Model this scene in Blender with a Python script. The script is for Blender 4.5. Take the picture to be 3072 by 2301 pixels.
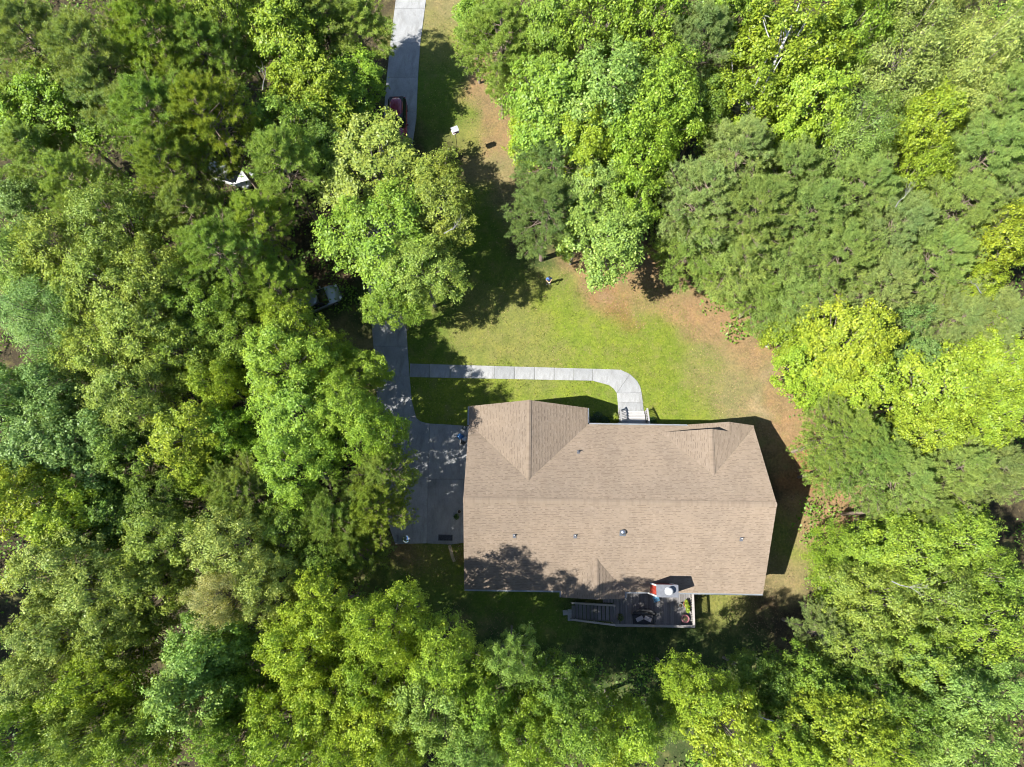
import bpy, bmesh, math, random
import numpy as np
from mathutils import Vector, Matrix, Euler

for o in list(bpy.data.objects):
    bpy.data.objects.remove(o, do_unlink=True)
SC = bpy.context.scene
COL = SC.collection
R = math.radians

# ------------------------------------------------------------------ camera
FPX, CAMH, TILT = 2131.0, 62.0, 0.217          # drone camera: focal length in photo pixels, height, tilt to the north
cam_d = bpy.data.cameras.new('camera')
cam_d.sensor_width = 36.0
cam_d.lens = 36.0 * FPX / 3072.0
cam_d.clip_start = 0.5
cam_d.clip_end = 3000
cam = bpy.data.objects.new('camera', cam_d)
cam.location = (0, 0, CAMH)
cam.rotation_euler = (TILT, 0, 0)
COL.objects.link(cam)
SC.camera = cam
SC.render.resolution_x, SC.render.resolution_y = 1024, 767

# ------------------------------------------------------------------ light
SUNDIR = Vector((0.72, 0.255, -1.0)).normalized()      # direction the sunlight travels
wd = bpy.data.worlds.new('World')
SC.world = wd
wd.use_nodes = True
wn = wd.node_tree
sky = wn.nodes.new('ShaderNodeTexSky')
sky.sky_type = 'NISHITA'
sky.sun_disc = False
sky.sun_elevation = R(52.6)
sky.sun_rotation = math.atan2(-SUNDIR.x, -SUNDIR.y)
sky.air_density = 1.0
sky.dust_density = 0.5
sky.ozone_density = 2.5
wn.nodes['Background'].inputs[1].default_value = 0.092
wn.links.new(sky.outputs[0], wn.nodes['Background'].inputs[0])
sl = bpy.data.lights.new('sun', 'SUN')
sl.energy = 5.0
sl.angle = R(0.53)
sl.color = (1.0, 0.965, 0.90)
sun = bpy.data.objects.new('sun', sl)
sun.rotation_euler = SUNDIR.to_track_quat('-Z', 'Y').to_euler()
sun.location = (-40, -16, 60)
COL.objects.link(sun)
vs = SC.view_settings
vs.view_transform = 'Standard'
vs.look = 'None'
vs.exposure = 1.52
vs.gamma = 1.0
vs.use_curve_mapping = False
SC.render.engine = 'CYCLES'
SC.cycles.max_bounces = 4
SC.cycles.filter_width = 1.05
SC.cycles.debug_use_spatial_splits = True
SC.cycles.diffuse_bounces = 2
SC.cycles.glossy_bounces = 2
SC.cycles.transmission_bounces = 2
SC.cycles.use_adaptive_sampling = True
SC.cycles.adaptive_threshold = 0.03
SC.cycles.adaptive_min_samples = 16
SC.cycles.transparent_max_bounces = 4

# ------------------------------------------------------------------ helpers
RNG = np.random.default_rng(7)
random.seed(11)

def lin(r, g, b):
    f = lambda c: (c / 12.92 if c <= 0.04045 else ((c + 0.055) / 1.055) ** 2.4)
    return (f(r / 255), f(g / 255), f(b / 255))

_ct, _st = math.cos(TILT), math.sin(TILT)
def P(px, py, z=0.0):
    """photo pixel + height above datum -> point in the place"""
    u, v = px - 1536.0, py - 1150.5
    d = (u, -v * _ct + FPX * _st, -v * _st - FPX * _ct)
    t = (CAMH - z) / -d[2]
    return Vector((d[0] * t, d[1] * t, z))

def mpp(px, py, z):
    """metres per photo pixel at that height"""
    v = py - 1150.5
    return (CAMH - z) / (v * _st + FPX * _ct)

def sstep(t):
    t = np.clip(t, 0, 1)
    return t * t * (3 - 2 * t)

def gh(x, y):
    """height of the ground"""
    x = np.asarray(x, float); y = np.asarray(y, float)
    s1 = sstep((-1.6 - y) / 6.5)
    s2 = sstep((x - 9.0) / 11.0) * sstep((9.5 - y) / 8.0)
    d = -1.35 * np.maximum(s1, s2)
    far = sstep((np.hypot(x - 2, y - 12) - 24) / 16)
    far = far * np.where(y > 14, sstep((np.abs(x + 12.0) - 4.5) / 6.0), 1.0)      # level along the drive
    d = d + far * (0.45 * np.sin(x * 0.13 + 1.0) * np.cos(y * 0.11) + 0.2 * np.sin(x * 0.37 + y * 0.29))
    return d

def G(x, y):
    return float(gh(x, y))

def link(o, parent=None):
    COL.objects.link(o)
    if parent is not None:
        o.parent = parent
    return o

def tag(o, label=None, cat=None, group=None, kind=None):
    if label: o['label'] = label
    if cat: o['category'] = cat
    if group: o['group'] = group
    if kind: o['kind'] = kind
    return o

def empty(name, loc=(0, 0, 0), rz=0.0, parent=None):
    o = bpy.data.objects.new(name, None)
    o.empty_display_size = 0.3
    o.location = loc
    o.rotation_euler = (0, 0, rz)
    return link(o, parent)

def copy_tree(o, parent=None):
    c = o.copy()
    COL.objects.link(c)
    c.parent = parent
    for ch in o.children:
        copy_tree(ch, c)
    return c

class MB:
    """collects simple solids, then links them as ONE mesh object"""
    def __init__(self):
        self.v = []; self.f = []; self.smooth = []
    def add(self, verts, faces, smooth=False):
        n = len(self.v)
        self.v += [tuple(p) for p in verts]
        self.f += [tuple(i + n for i in fc) for fc in faces]
        self.smooth += [smooth] * len(faces)
        return self
    def box(self, c, s, rz=0.0, rx=0.0, ry=0.0):
        m = Euler((rx, ry, rz)).to_matrix()
        vs = []
        for sx in (-.5, .5):
            for sy in (-.5, .5):
                for sz in (-.5, .5):
                    vs.append(Vector(c) + m @ Vector((sx * s[0], sy * s[1], sz * s[2])))
        return self.add(vs, [(0, 1, 3, 2), (4, 6, 7, 5), (0, 4, 5, 1), (2, 3, 7, 6), (0, 2, 6, 4), (1, 5, 7, 3)])
    def bar(self, a, b, w, h, up=(0, 0, 1)):
        a = Vector(a); b = Vector(b); d = (b - a).normalized()
        s = d.cross(Vector(up))
        if s.length < 1e-4: s = d.cross(Vector((0, 1, 0)))
        s.normalize(); u = s.cross(d)
        vs = []
        for p in (a, b):
            for i, j in ((-1, -1), (1, -1), (1, 1), (-1, 1)):
                vs.append(p + s * i * w / 2 + u * j * h / 2)
        return self.add(vs, [(3, 2, 1, 0), (4, 5, 6, 7), (0, 1, 5, 4), (1, 2, 6, 5), (2, 3, 7, 6), (3, 0, 4, 7)])
    def tube(self, pts, rad, n=8, cap=True, smooth=True):
        pts = [Vector(p) for p in pts]
        if not hasattr(rad, '__len__'): rad = [rad] * len(pts)
        vs = []; fs = []
        ref = Vector((0.31, 0.9, 0.12))
        for i, p in enumerate(pts):
            a = pts[max(0, i - 1)]; b = pts[min(len(pts) - 1, i + 1)]
            d = (b - a).normalized()
            s = d.cross(ref)
            if s.length < .05: s = d.cross(Vector((1, 0, 0)))
            s.normalize(); t = d.cross(s)
            for k in range(n):
                an = 2 * math.pi * k / n
                vs.append(p + (s * math.cos(an) + t * math.sin(an)) * rad[i])
        for i in range(len(pts) - 1):
            for k in range(n):
                k2 = (k + 1) % n
                fs.append((i * n + k, (i + 1) * n + k, (i + 1) * n + k2, i * n + k2))
        self.add(vs, fs, smooth)
        if cap:
            m = len(pts) - 1
            self.add(vs[:n], [tuple(range(n))])
            self.add(vs[m * n:], [tuple(reversed(range(n)))])
        return self
    def lathe(self, c, prof, n=16, smooth=True, squash=1.0, wob=0.0):
        c = Vector(c); vs = []; fs = []
        for (r, z) in prof:
            for k in range(n):
                an = 2 * math.pi * k / n
                rr = r * (1 + wob * random.uniform(-1, 1))
                vs.append(c + Vector((rr * math.cos(an), rr * math.sin(an) * squash, z)))
        for i in range(len(prof) - 1):
            for k in range(n):
                k2 = (k + 1) % n
                fs.append((i * n + k, i * n + k2, (i + 1) * n + k2, (i + 1) * n + k))
        self.add(vs, fs, smooth)
        self.add(vs[-n:], [tuple(range(n))])
        return self
    def prism(self, poly, z0, z1):
        """vertical prism over a counter-clockwise outline (z may be a function)"""
        n = len(poly)
        f0 = z0 if callable(z0) else (lambda x, y: z0)
        f1 = z1 if callable(z1) else (lambda x, y: z1)
        vs = [(x, y, f0(x, y)) for x, y in poly] + [(x, y, f1(x, y)) for x, y in poly]
        fs = [tuple(reversed(range(n))), tuple(range(n, 2 * n))]
        fs += [(i, (i + 1) % n, n + (i + 1) % n, n + i) for i in range(n)]
        return self.add(vs, fs)
    def mesh(self, name):
        me = bpy.data.meshes.new(name)
        me.from_pydata([tuple(p) for p in self.v], [], self.f)
        me.polygons.foreach_set('use_smooth', self.smooth)
        me.update()
        return me
    def build(self, name, mat, parent=None, bevel=0.0, loc=None):
        me = self.mesh(name)
        if bevel > 0:
            bm = bmesh.new(); bm.from_mesh(me)
            bmesh.ops.remove_doubles(bm, verts=bm.verts, dist=1e-5)
            bmesh.ops.bevel(bm, geom=[e for e in bm.edges if len(e.link_faces) == 2 and e.calc_face_angle(0) > .6], offset=bevel, segments=2, affect='EDGES', profile=.6)
            bm.to_mesh(me); bm.free()
        me.materials.append(mat)
        o = bpy.data.objects.new(name, me)
        if loc is not None: o.location = loc
        return link(o, parent)

def inst(name, me, parent, loc=(0, 0, 0), rot=(0, 0, 0), scale=(1, 1, 1)):
    o = bpy.data.objects.new(name, me)
    o.location = loc; o.rotation_euler = rot; o.scale = scale
    return link(o, parent)

# ------------------------------------------------------------------ materials
def newmat(name):
    m = bpy.data.materials.new(name); m.use_nodes = True
    nt = m.node_tree
    return m, nt, nt.nodes['Principled BSDF'], nt.links

def ramp(nt, fac, cols):
    r = nt.nodes.new('ShaderNodeValToRGB')
    el = r.color_ramp.elements
    while len(el) < len(cols): el.new(0.5)
    for e, (p, c) in zip(el, cols):
        e.position = p; e.color = (*c, 1)
    nt.links.new(fac, r.inputs[0])
    return r.outputs[0]

def noise(nt, scale, detail=4, rough=.55, vec=None, coord='Object', stretch=None):
    n = nt.nodes.new('ShaderNodeTexNoise')
    n.inputs['Scale'].default_value = scale
    n.inputs['Detail'].default_value = detail
    n.inputs['Roughness'].default_value = rough
    if vec is None:
        tc = nt.nodes.new('ShaderNodeTexCoord'); vec = tc.outputs[coord]
    if stretch:
        mp = nt.nodes.new('ShaderNodeMapping'); mp.inputs['Scale'].default_value = stretch
        nt.links.new(vec, mp.inputs[0]); vec = mp.outputs[0]
    nt.links.new(vec, n.inputs['Vector'])
    return n.outputs[0]

def bumpn(nt, h, strength, dist, bsdf):
    b = nt.nodes.new('ShaderNodeBump')
    b.inputs['Strength'].default_value = strength
    b.inputs['Distance'].default_value = dist
    nt.links.new(h, b.inputs['Height']); nt.links.new(b.outputs[0], bsdf.inputs['Normal'])

def mixc(nt, a, b, fac, mode='MIX'):
    m = nt.nodes.new('ShaderNodeMix'); m.data_type = 'RGBA'; m.blend_type = mode
    if isinstance(fac, (int, float)): m.inputs[0].default_value = fac
    else: nt.links.new(fac, m.inputs[0])
    for s, i in ((a, 6), (b, 7)):
        if isinstance(s, tuple): m.inputs[i].default_value = (*s, 1)
        else: nt.links.new(s, m.inputs[i])
    return m.outputs[2]

def simple(name, col, rough=.6, metal=0.0, var=0.25, scale=6.0, bump=0.0, coat=0.0, spec=.5, stretch=None):
    m, nt, b, L = newmat(name)
    n = noise(nt, scale, 5, .6, stretch=stretch)
    lo = tuple(c * (1 - var) for c in col); hi = tuple(min(1, c * (1 + var)) for c in col)
    L.new(ramp(nt, n, [(.3, lo), (.7, hi)]), b.inputs['Base Color'])
    b.inputs['Roughness'].default_value = rough
    b.inputs['Metallic'].default_value = metal
    b.inputs['Coat Weight'].default_value = coat
    b.inputs['Specular IOR Level'].default_value = spec
    if bump: bumpn(nt, n, bump, .02, b)
    return m

M = {}
M['white_trim'] = simple('white_trim', (.52, .53, .53), .45, var=.06)
M['red_siding'] = None
M['concrete'] = None
M['metal'] = simple('galvanised_metal', (.36, .38, .41), .35, .9, .12, 3)
M['cap_metal'] = simple('chimney_cap_metal', (.105, .11, .125), .6, .1, .16, 4)
M['black_metal'] = simple('black_metal', (.012, .012, .013), .45, .2, .2)
M['dark_plastic'] = simple('dark_plastic', (.02, .022, .025), .5)
M['rubber'] = simple('rubber', (.018, .018, .018), .8)
M['steel_bright'] = simple('polished_steel', (.62, .68, .75), .16, 1.0, .08, 5)
M['lead'] = simple('vent_flashing', (.10, .105, .12), .55, .3, .2)
M['pvc'] = simple('white_pipe', (.42, .42, .42), .45, var=.05)
M['flue_white'] = simple('flue_white', (.34, .35, .36), .35, var=.04)
M['terracotta'] = simple('terracotta', (.33, .12, .06), .75)
M['pink_pot'] = simple('pink_glaze', (.20, .07, .08), .35)
M['grey_pot'] = simple('grey_pot', (.10, .11, .11), .6)
M['soil'] = simple('soil', (.035, .024, .016), .95)
M['blue_sling'] = simple('blue_sling', (.07, .19, .29), .7)
M['cushion'] = simple('pale_cushion', (.26, .24, .24), .85, var=.12)
M['black_cloth'] = simple('black_cloth', (.014, .014, .016), .75, bump=.2)
M['blue_tarp'] = simple('blue_tarp', (.03, .12, .30), .4, bump=.4, scale=9)
M['grey_bag'] = simple('grey_bag', (.30, .33, .38), .35, bump=.4, scale=9)
M['glass'] = simple('dark_glass', (.012, .016, .02), .05, var=.05, spec=.8)
M['lens'] = simple('lamp_lens', (.6, .62, .65), .12, var=.05)
M['red_lens'] = simple('red_lens', (.35, .01, .01), .15)
M['maroon_paint'] = simple('maroon_paint', (.20, .012, .034), .22, .25, .12, coat=1.0)
M['silver_paint'] = simple('silver_paint', (.24, .26, .29), .28, .7, .05, coat=1.0)
M['white_paint'] = simple('white_paint', (.50, .50, .49), .3, 0, .03, coat=1.0)
M['stone'] = simple('stone', (.30, .28, .25), .9, bump=.4, var=.3)
M['retain'] = simple('retaining_wall', (.28, .22, .13), .9, bump=.3, var=.25, scale=5)
M['red_box'] = simple('red_painted_wood', (.45, .12, .10), .6)
M['skin'] = simple('skin', (.42, .25, .17), .55, var=.06)
M['shirt'] = simple('blue_shirt', (.05, .13, .42), .75, var=.12, scale=12)
M['trousers'] = simple('dark_trousers', (.03, .032, .04), .85)
M['hair'] = simple('dark_hair', (.015, .011, .008), .6)
M['shoe'] = simple('pale_shoes', (.35, .31, .26), .7)

def concrete():
    m, nt, b, L = newmat('concrete')
    big = noise(nt, .55, 5, .62, coord='Object')
    fine = noise(nt, 9, 6, .7, coord='Object')
    st = noise(nt, 1.6, 6, .7, coord='Object', stretch=(1, .35, 1))
    c = ramp(nt, big, [(.32, (.170, .174, .174)), (.52, (.215, .219, .219)), (.72, (.25, .254, .254))])
    c = mixc(nt, c, (.10, .098, .09), ramp(nt, st, [(.48, (0, 0, 0)), (.76, (.75, .75, .75))]))
    c = mixc(nt, c, ramp(nt, fine, [(.3, (.75, .75, .75)), (.7, (1.2, 1.2, 1.2))]), .55, 'MULTIPLY')
    oi = nt.nodes.new('ShaderNodeObjectInfo')
    c = mixc(nt, c, ramp(nt, oi.outputs['Random'], [(0, (.82, .83, .84)), (1, (1.1, 1.09, 1.08))]), 1.0, 'MULTIPLY')
    L.new(c, b.inputs['Base Color'])
    b.inputs['Roughness'].default_value = .88
    bumpn(nt, fine, .25, .01, b)
    return m
M['concrete'] = concrete()

def siding(name, col):
    m, nt, b, L = newmat(name)
    tc = nt.nodes.new('ShaderNodeTexCoord')
    w = nt.nodes.new('ShaderNodeTexWave'); w.wave_type = 'BANDS'; w.bands_direction = 'Z'; w.wave_profile = 'SAW'
    w.inputs['Scale'].default_value = 1.7
    L.new(tc.outputs['Object'], w.inputs[0])
    n = noise(nt, 3, 5)
    L.new(ramp(nt, n, [(.3, tuple(c * .8 for c in col)), (.7, tuple(c * 1.15 for c in col))]), b.inputs['Base Color'])
    b.inputs['Roughness'].default_value = .6
    bumpn(nt, w.outputs[0], .8, .03, b)
    return m
M['red_siding'] = siding('red_siding', (.40, .040, .018))
M['tan_siding'] = siding('tan_siding', (.30, .29, .27))
M['gutter'] = simple('gutter_metal', (.20, .215, .225), .4, .2, .15, 3)
M['bird_white'] = simple('birdhouse_white', (.33, .34, .37), .5, var=.08)

def shingle_mat(name):
    m, nt, b, L = newmat(name)
    at = nt.nodes.new('ShaderNodeAttribute'); at.attribute_name = 'rnd'
    c = ramp(nt, at.outputs['Fac'], [(0, (.118, .089, .064)), (.15, (.142, .109, .080)), (.4, (.179, .141, .104)), (.7, (.193, .153, .115)), (1, (.214, .173, .133))])
    big = noise(nt, .35, 4, .6)
    c = mixc(nt, c, ramp(nt, big, [(.3, (.88, .88, .89)), (.7, (1.07, 1.06, 1.05))]), 1.0, 'MULTIPLY')
    streak = noise(nt, .9, 5, .65, stretch=(2.2, .25, .25))
    c = mixc(nt, c, ramp(nt, streak, [(.42, (1, 1, 1)), (.75, (.90, .89, .88))]), .8, 'MULTIPLY')
    fine = noise(nt, 60, 3, .6)
    c = mixc(nt, c, ramp(nt, fine, [(.3, (.85, .85, .85)), (.7, (1.15, 1.15, 1.15))]), .6, 'MULTIPLY')
    L.new(c, b.inputs['Base Color'])
    b.inputs['Diffuse Roughness'].default_value = 1.0
    b.inputs['Roughness'].default_value = .92
    b.inputs['Specular IOR Level'].default_value = .2
    bumpn(nt, fine, .3, .004, b)
    return m
M['shingle'] = shingle_mat('asphalt_shingle')

def wood_mat(name, lo, hi, axis='Y'):
    m, nt, b, L = newmat(name)
    st = (14, 1.2, 14) if axis == 'Y' else (1.2, 14, 14)
    g = noise(nt, 1.5, 6, .65, stretch=st)
    oi = nt.nodes.new('ShaderNodeObjectInfo')
    c = ramp(nt, g, [(.25, lo), (.75, hi)])
    c = mixc(nt, c, ramp(nt, oi.outputs['Random'], [(0, (.68, .66, .64)), (.5, (.95, .95, .96)), (1, (1.25, 1.22, 1.2))]), 1.0, 'MULTIPLY')
    L.new(c, b.inputs['Base Color'])
    b.inputs['Roughness'].default_value = .85
    bumpn(nt, g, .35, .01, b)
    return m
M['deck_wood'] = wood_mat('weathered_deck_wood', (.085, .080, .080), (.175, .168, .162))
M['rail_wood'] = wood_mat('weathered_rail_wood', (.15, .14, .132), (.255, .24, .225), 'X')
M['step_wood'] = wood_mat('pale_step_wood', (.20, .195, .19), (.30, .295, .29), 'X')

def ground_mat():
    m, nt, b, L = newmat('ground')
    at = nt.nodes.new('ShaderNodeAttribute'); at.attribute_name = 'Col'
    fine = noise(nt, 5.0, 6, .75)
    mid = noise(nt, 1.1, 5, .65)
    pat = noise(nt, .28, 5, .6)
    c = at.outputs['Color']
    c = mixc(nt, c, ramp(nt, mid, [(.28, (.66, .72, .62)), (.5, (1, 1, 1)), (.74, (1.28, 1.2, 1.05))]), .8, 'MULTIPLY')
    c = mixc(nt, c, ramp(nt, fine, [(.3, (.55, .58, .5)), (.5, (1, 1, 1)), (.7, (1.5, 1.42, 1.3))]), .85, 'MULTIPLY')
    dry = noise(nt, .75, 6, .72)
    c = mixc(nt, c, (.135, .125, .045), ramp(nt, dry, [(.50, (0, 0, 0)), (.68, (.6, .6, .6))]))
    straw = noise(nt, 13, 3, .6, stretch=(1, .3, 1))
    c = mixc(nt, c, (.215, .155, .095), ramp(nt, straw, [(.60, (0, 0, 0)), (.72, (.5, .5, .5))]))
    c = mixc(nt, c, ramp(nt, pat, [(.3, (.85, .95, .85)), (.7, (1.12, 1.05, 1.0))]), .8, 'MULTIPLY')
    L.new(c, b.inputs['Base Color'])
    b.inputs['Roughness'].default_value = .95
    b.inputs['Specular IOR Level'].default_value = .15
    bumpn(nt, fine, .9, .06, b)
    return m
M['ground'] = ground_mat()

def leaf_mat(name, trans, rough, spec, hue=.03):
    m, nt, b, L = newmat(name)
    oi = nt.nodes.new('ShaderNodeObjectInfo')
    at = nt.nodes.new('ShaderNodeAttribute'); at.attribute_name = 'rnd'
    c = mixc(nt, oi.outputs['Color'], ramp(nt, at.outputs['Fac'], [(0, (.55, .62, .55)), (.45, (.95, .98, .92)), (.85, (1.15, 1.13, 1.0)), (1, (1.5, 1.42, 1.35))]), 1.0, 'MULTIPLY')
    patch = noise(nt, .45, 3, .6)
    c = mixc(nt, c, ramp(nt, patch, [(.32, (.84, .93, .95)), (.68, (1.12, 1.06, .95))]), 1.0, 'MULTIPLY')
    L.new(c, b.inputs['Base Color'])
    b.inputs['Roughness'].default_value = rough
    b.inputs['Specular IOR Level'].default_value = spec
    tr = nt.nodes.new('ShaderNodeBsdfTranslucent')
    L.new(mixc(nt, c, (1.3, 1.3, .4), 1.0, 'MULTIPLY'), tr.inputs[0])
    mx = nt.nodes.new('ShaderNodeMixShader'); mx.inputs[0].default_value = trans
    L.new(b.outputs[0], mx.inputs[1]); L.new(tr.outputs[0], mx.inputs[2])
    L.new(mx.outputs[0], nt.nodes['Material Output'].inputs[0])
    return m
M['leaf'] = leaf_mat('broad_leaf', .36, .46, .32)
M['needle'] = leaf_mat('pine_needle', .38, .6, .25)
def grass_mat():
    m, nt, b, L = newmat('grass_blade')
    at = nt.nodes.new('ShaderNodeAttribute'); at.attribute_name = 'Col'
    L.new(at.outputs['Color'], b.inputs['Base Color'])
    b.inputs['Roughness'].default_value = .7; b.inputs['Specular IOR Level'].default_value = .2
    tr = nt.nodes.new('ShaderNodeBsdfTranslucent'); L.new(at.outputs['Color'], tr.inputs[0])
    mx = nt.nodes.new('ShaderNodeMixShader'); mx.inputs[0].default_value = .35
    L.new(b.outputs[0], mx.inputs[1]); L.new(tr.outputs[0], mx.inputs[2]); L.new(mx.outputs[0], nt.nodes['Material Output'].inputs[0])
    return m
M['grass'] = grass_mat()
M['bark'] = simple('bark', (.17, .145, .12), .95, var=.4, scale=3, bump=.6, stretch=(4, 4, .6))
M['pine_bark'] = simple('pine_bark', (.20, .15, .115), .95, var=.4, scale=3, bump=.6, stretch=(4, 4, .6))
M['pale_bark'] = simple('pale_bark', (.36, .35, .33), .9, var=.3, scale=3, bump=.3)
M['dead_wood'] = simple('dead_wood', (.20, .19, .175), .95, var=.3, scale=5, bump=.4)
M['dry_leaf'] = simple('dry_leaf', (.20, .125, .07), .9, var=.5, scale=3)
# ================================================================== the ground
# what grows, lies or is painted as shade where: (photo x, photo y, radius px, colour key); the centres become places on the ground
GC = {'lush': (.112, .144, .018), 'green': (.076, .115, .015), 'olive': (.125, .130, .034), 'tan': (.150, .124, .060),
      'straw': (.172, .112, .060), 'clay': (.168, .082, .040), 'litter': (.050, .034, .022), 'bare': (.20, .155, .095), 'moss': (.034, .052, .015)}  # last key: ground darkened to paint in the shade of the trees
BL = [(1750, 1010, 120, 'lush'), (1930, 990, 120, 'lush'), (2030, 1110, 120, 'lush'), (1330, 1190, 110, 'lush'), (1500, 1190, 90, 'lush'),
      (1700, 1180, 80, 'lush'), (1790, 1200, 70, 'lush'), (1680, 900, 70, 'lush'), (2040, 1210, 100, 'lush'), (1960, 1190, 60, 'lush'), (1990, 1050, 100, 'lush'),
      (1290, 1010, 90, 'green'), (1400, 960, 80, 'olive'), (1460, 1040, 100, 'olive'), (1590, 1060, 90, 'olive'), (1700, 1080, 50, 'olive'), (1830, 1080, 40, 'lush'),
      (2060, 870, 90, 'straw'), (1930, 850, 80, 'straw'), (1810, 835, 70, 'straw'), (1740, 830, 60, 'straw'), (1860, 870, 60, 'straw'), (1990, 890, 80, 'straw'), (2080, 935, 70, 'straw'), (2210, 1010, 70, 'straw'), (2290, 1080, 60, 'straw'),
      (1800, 868, 18, 'clay'), (1825, 890, 18, 'clay'), (1850, 912, 18, 'clay'), (1875, 932, 18, 'clay'), (1900, 952, 17, 'clay'), (1922, 972, 15, 'clay'),
      (2190, 950, 90, 'straw'), (2280, 1030, 70, 'straw'), (2200, 1080, 80, 'tan'), (2150, 1170, 70, 'tan'), (2260, 1150, 60, 'tan'), (2310, 1130, 26, 'bare'), (2245, 1210, 30, 'bare'),
      (2130, 1055, 60, 'tan'), (2100, 950, 70, 'straw'), (2150, 1010, 60, 'straw'), (2180, 1240, 50, 'tan'), (2090, 1150, 40, 'tan'), (2350, 1200, 60, 'straw'), (2390, 1310, 60, 'straw'), (2330, 1270, 50, 'straw'), (2450, 1400, 60, 'clay'), (2520, 1500, 90, 'straw'), (2420, 1540, 60, 'straw'), (2380, 1640, 60, 'olive'), (2420, 1600, 40, 'tan'),
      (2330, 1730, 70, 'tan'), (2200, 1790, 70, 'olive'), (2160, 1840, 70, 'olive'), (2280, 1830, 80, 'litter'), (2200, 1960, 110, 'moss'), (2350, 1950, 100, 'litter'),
      (1330, 40, 80, 'tan'), (1300, 130, 80, 'olive'), (1390, 120, 60, 'olive'), (1290, 260, 90, 'green'), (1360, 330, 70, 'green'), (1440, 260, 60, 'straw'), (1530, 290, 60, 'straw'),
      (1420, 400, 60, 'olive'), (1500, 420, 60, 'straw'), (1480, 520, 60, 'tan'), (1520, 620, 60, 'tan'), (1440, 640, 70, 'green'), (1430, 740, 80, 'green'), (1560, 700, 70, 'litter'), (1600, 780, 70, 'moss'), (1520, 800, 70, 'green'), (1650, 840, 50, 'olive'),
      (1560, 870, 70, 'olive'), (1480, 900, 80, 'olive'), (1280, 900, 90, 'green'),
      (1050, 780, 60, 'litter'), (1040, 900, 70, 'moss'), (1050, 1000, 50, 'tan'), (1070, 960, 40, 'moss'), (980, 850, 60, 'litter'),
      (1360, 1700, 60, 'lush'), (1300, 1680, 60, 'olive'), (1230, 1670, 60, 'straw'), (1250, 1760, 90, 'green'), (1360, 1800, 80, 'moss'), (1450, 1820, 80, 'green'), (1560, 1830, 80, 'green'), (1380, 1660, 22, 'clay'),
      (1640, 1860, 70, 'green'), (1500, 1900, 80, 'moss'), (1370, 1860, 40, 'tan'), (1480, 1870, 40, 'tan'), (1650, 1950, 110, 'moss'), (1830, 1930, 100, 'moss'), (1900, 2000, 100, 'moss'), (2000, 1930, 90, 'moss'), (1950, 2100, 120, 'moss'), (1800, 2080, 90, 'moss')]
def make_ground():
    def axis(lo, hi, step, ext):
        a = list(np.arange(lo, hi + 1e-6, step)); s = step; b = [a[-1]]; c = [a[0]]
        while b[-1] < ext: s *= 1.25; b.append(b[-1] + s)
        s = step
        while c[-1] > -ext: s *= 1.25; c.append(c[-1] - s)
        return np.array(c[:0:-1] + a + b[1:])
    xs = axis(-58, 58, .4, 900); ys = axis(-26, 62, .4, 900)
    X, Y = np.meshgrid(xs, ys); nx, ny = len(xs), len(ys)
    Z = gh(X, Y)
    r = np.random.default_rng(3)
    # value noise to break up the borders of the patches
    def vn(cell, seed):
        g = np.random.default_rng(seed).random((400, 400))
        fx = (X / cell) % 399; fy = (Y / cell) % 399
        i = fx.astype(int); j = fy.astype(int); u = sstep(fx - i); v = sstep(fy - j)
        i2 = (i + 1) % 400; j2 = (j + 1) % 400
        return (g[i, j] * (1 - u) + g[i2, j] * u) * (1 - v) + (g[i, j2] * (1 - u) + g[i2, j2] * u) * v
    wx = (vn(2.6, 1) - .5) * 2.2 + (vn(.9, 5) - .5) * 1.0; wy = (vn(2.6, 2) - .5) * 2.2 + (vn(.9, 6) - .5) * 1.0
    W = np.full(X.shape, .012); C = np.zeros(X.shape + (3,)); C += np.array((.034, .027, .017)) * .012
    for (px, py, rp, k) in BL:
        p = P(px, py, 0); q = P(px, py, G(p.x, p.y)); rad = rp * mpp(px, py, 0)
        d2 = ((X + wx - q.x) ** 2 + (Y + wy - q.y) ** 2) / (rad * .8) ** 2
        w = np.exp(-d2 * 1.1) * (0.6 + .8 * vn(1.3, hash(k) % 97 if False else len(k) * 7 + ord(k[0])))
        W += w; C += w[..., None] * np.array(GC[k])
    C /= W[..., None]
    Z = Z + (vn(.8, 9) - .5) * .05
    me = bpy.data.meshes.new('ground')
    co = np.stack([X, Y, Z], -1).reshape(-1, 3)
    idx = np.arange(nx * ny).reshape(ny, nx)
    q = np.stack([idx[:-1, :-1], idx[:-1, 1:], idx[1:, 1:], idx[1:, :-1]], -1).reshape(-1, 4)
    me.vertices.add(len(co)); me.vertices.foreach_set('co', co.ravel())
    me.loops.add(q.size); me.loops.foreach_set('vertex_index', q.ravel().astype(np.int32))
    me.polygons.add(len(q)); me.polygons.foreach_set('loop_start', np.arange(0, q.size, 4, dtype=np.int32))
    me.polygons.foreach_set('use_smooth', np.ones(len(q), bool))
    me.update(calc_edges=True)
    at = me.color_attributes.new('Col', 'FLOAT_COLOR', 'POINT')
    at.data.foreach_set('color', np.concatenate([C.reshape(-1, 3), np.ones((len(co), 1))], 1).ravel())
    me.materials.append(M['ground'])
    o = link(bpy.data.objects.new('ground', me))
    tag(o, kind='structure')
    return o
make_ground()

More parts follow.
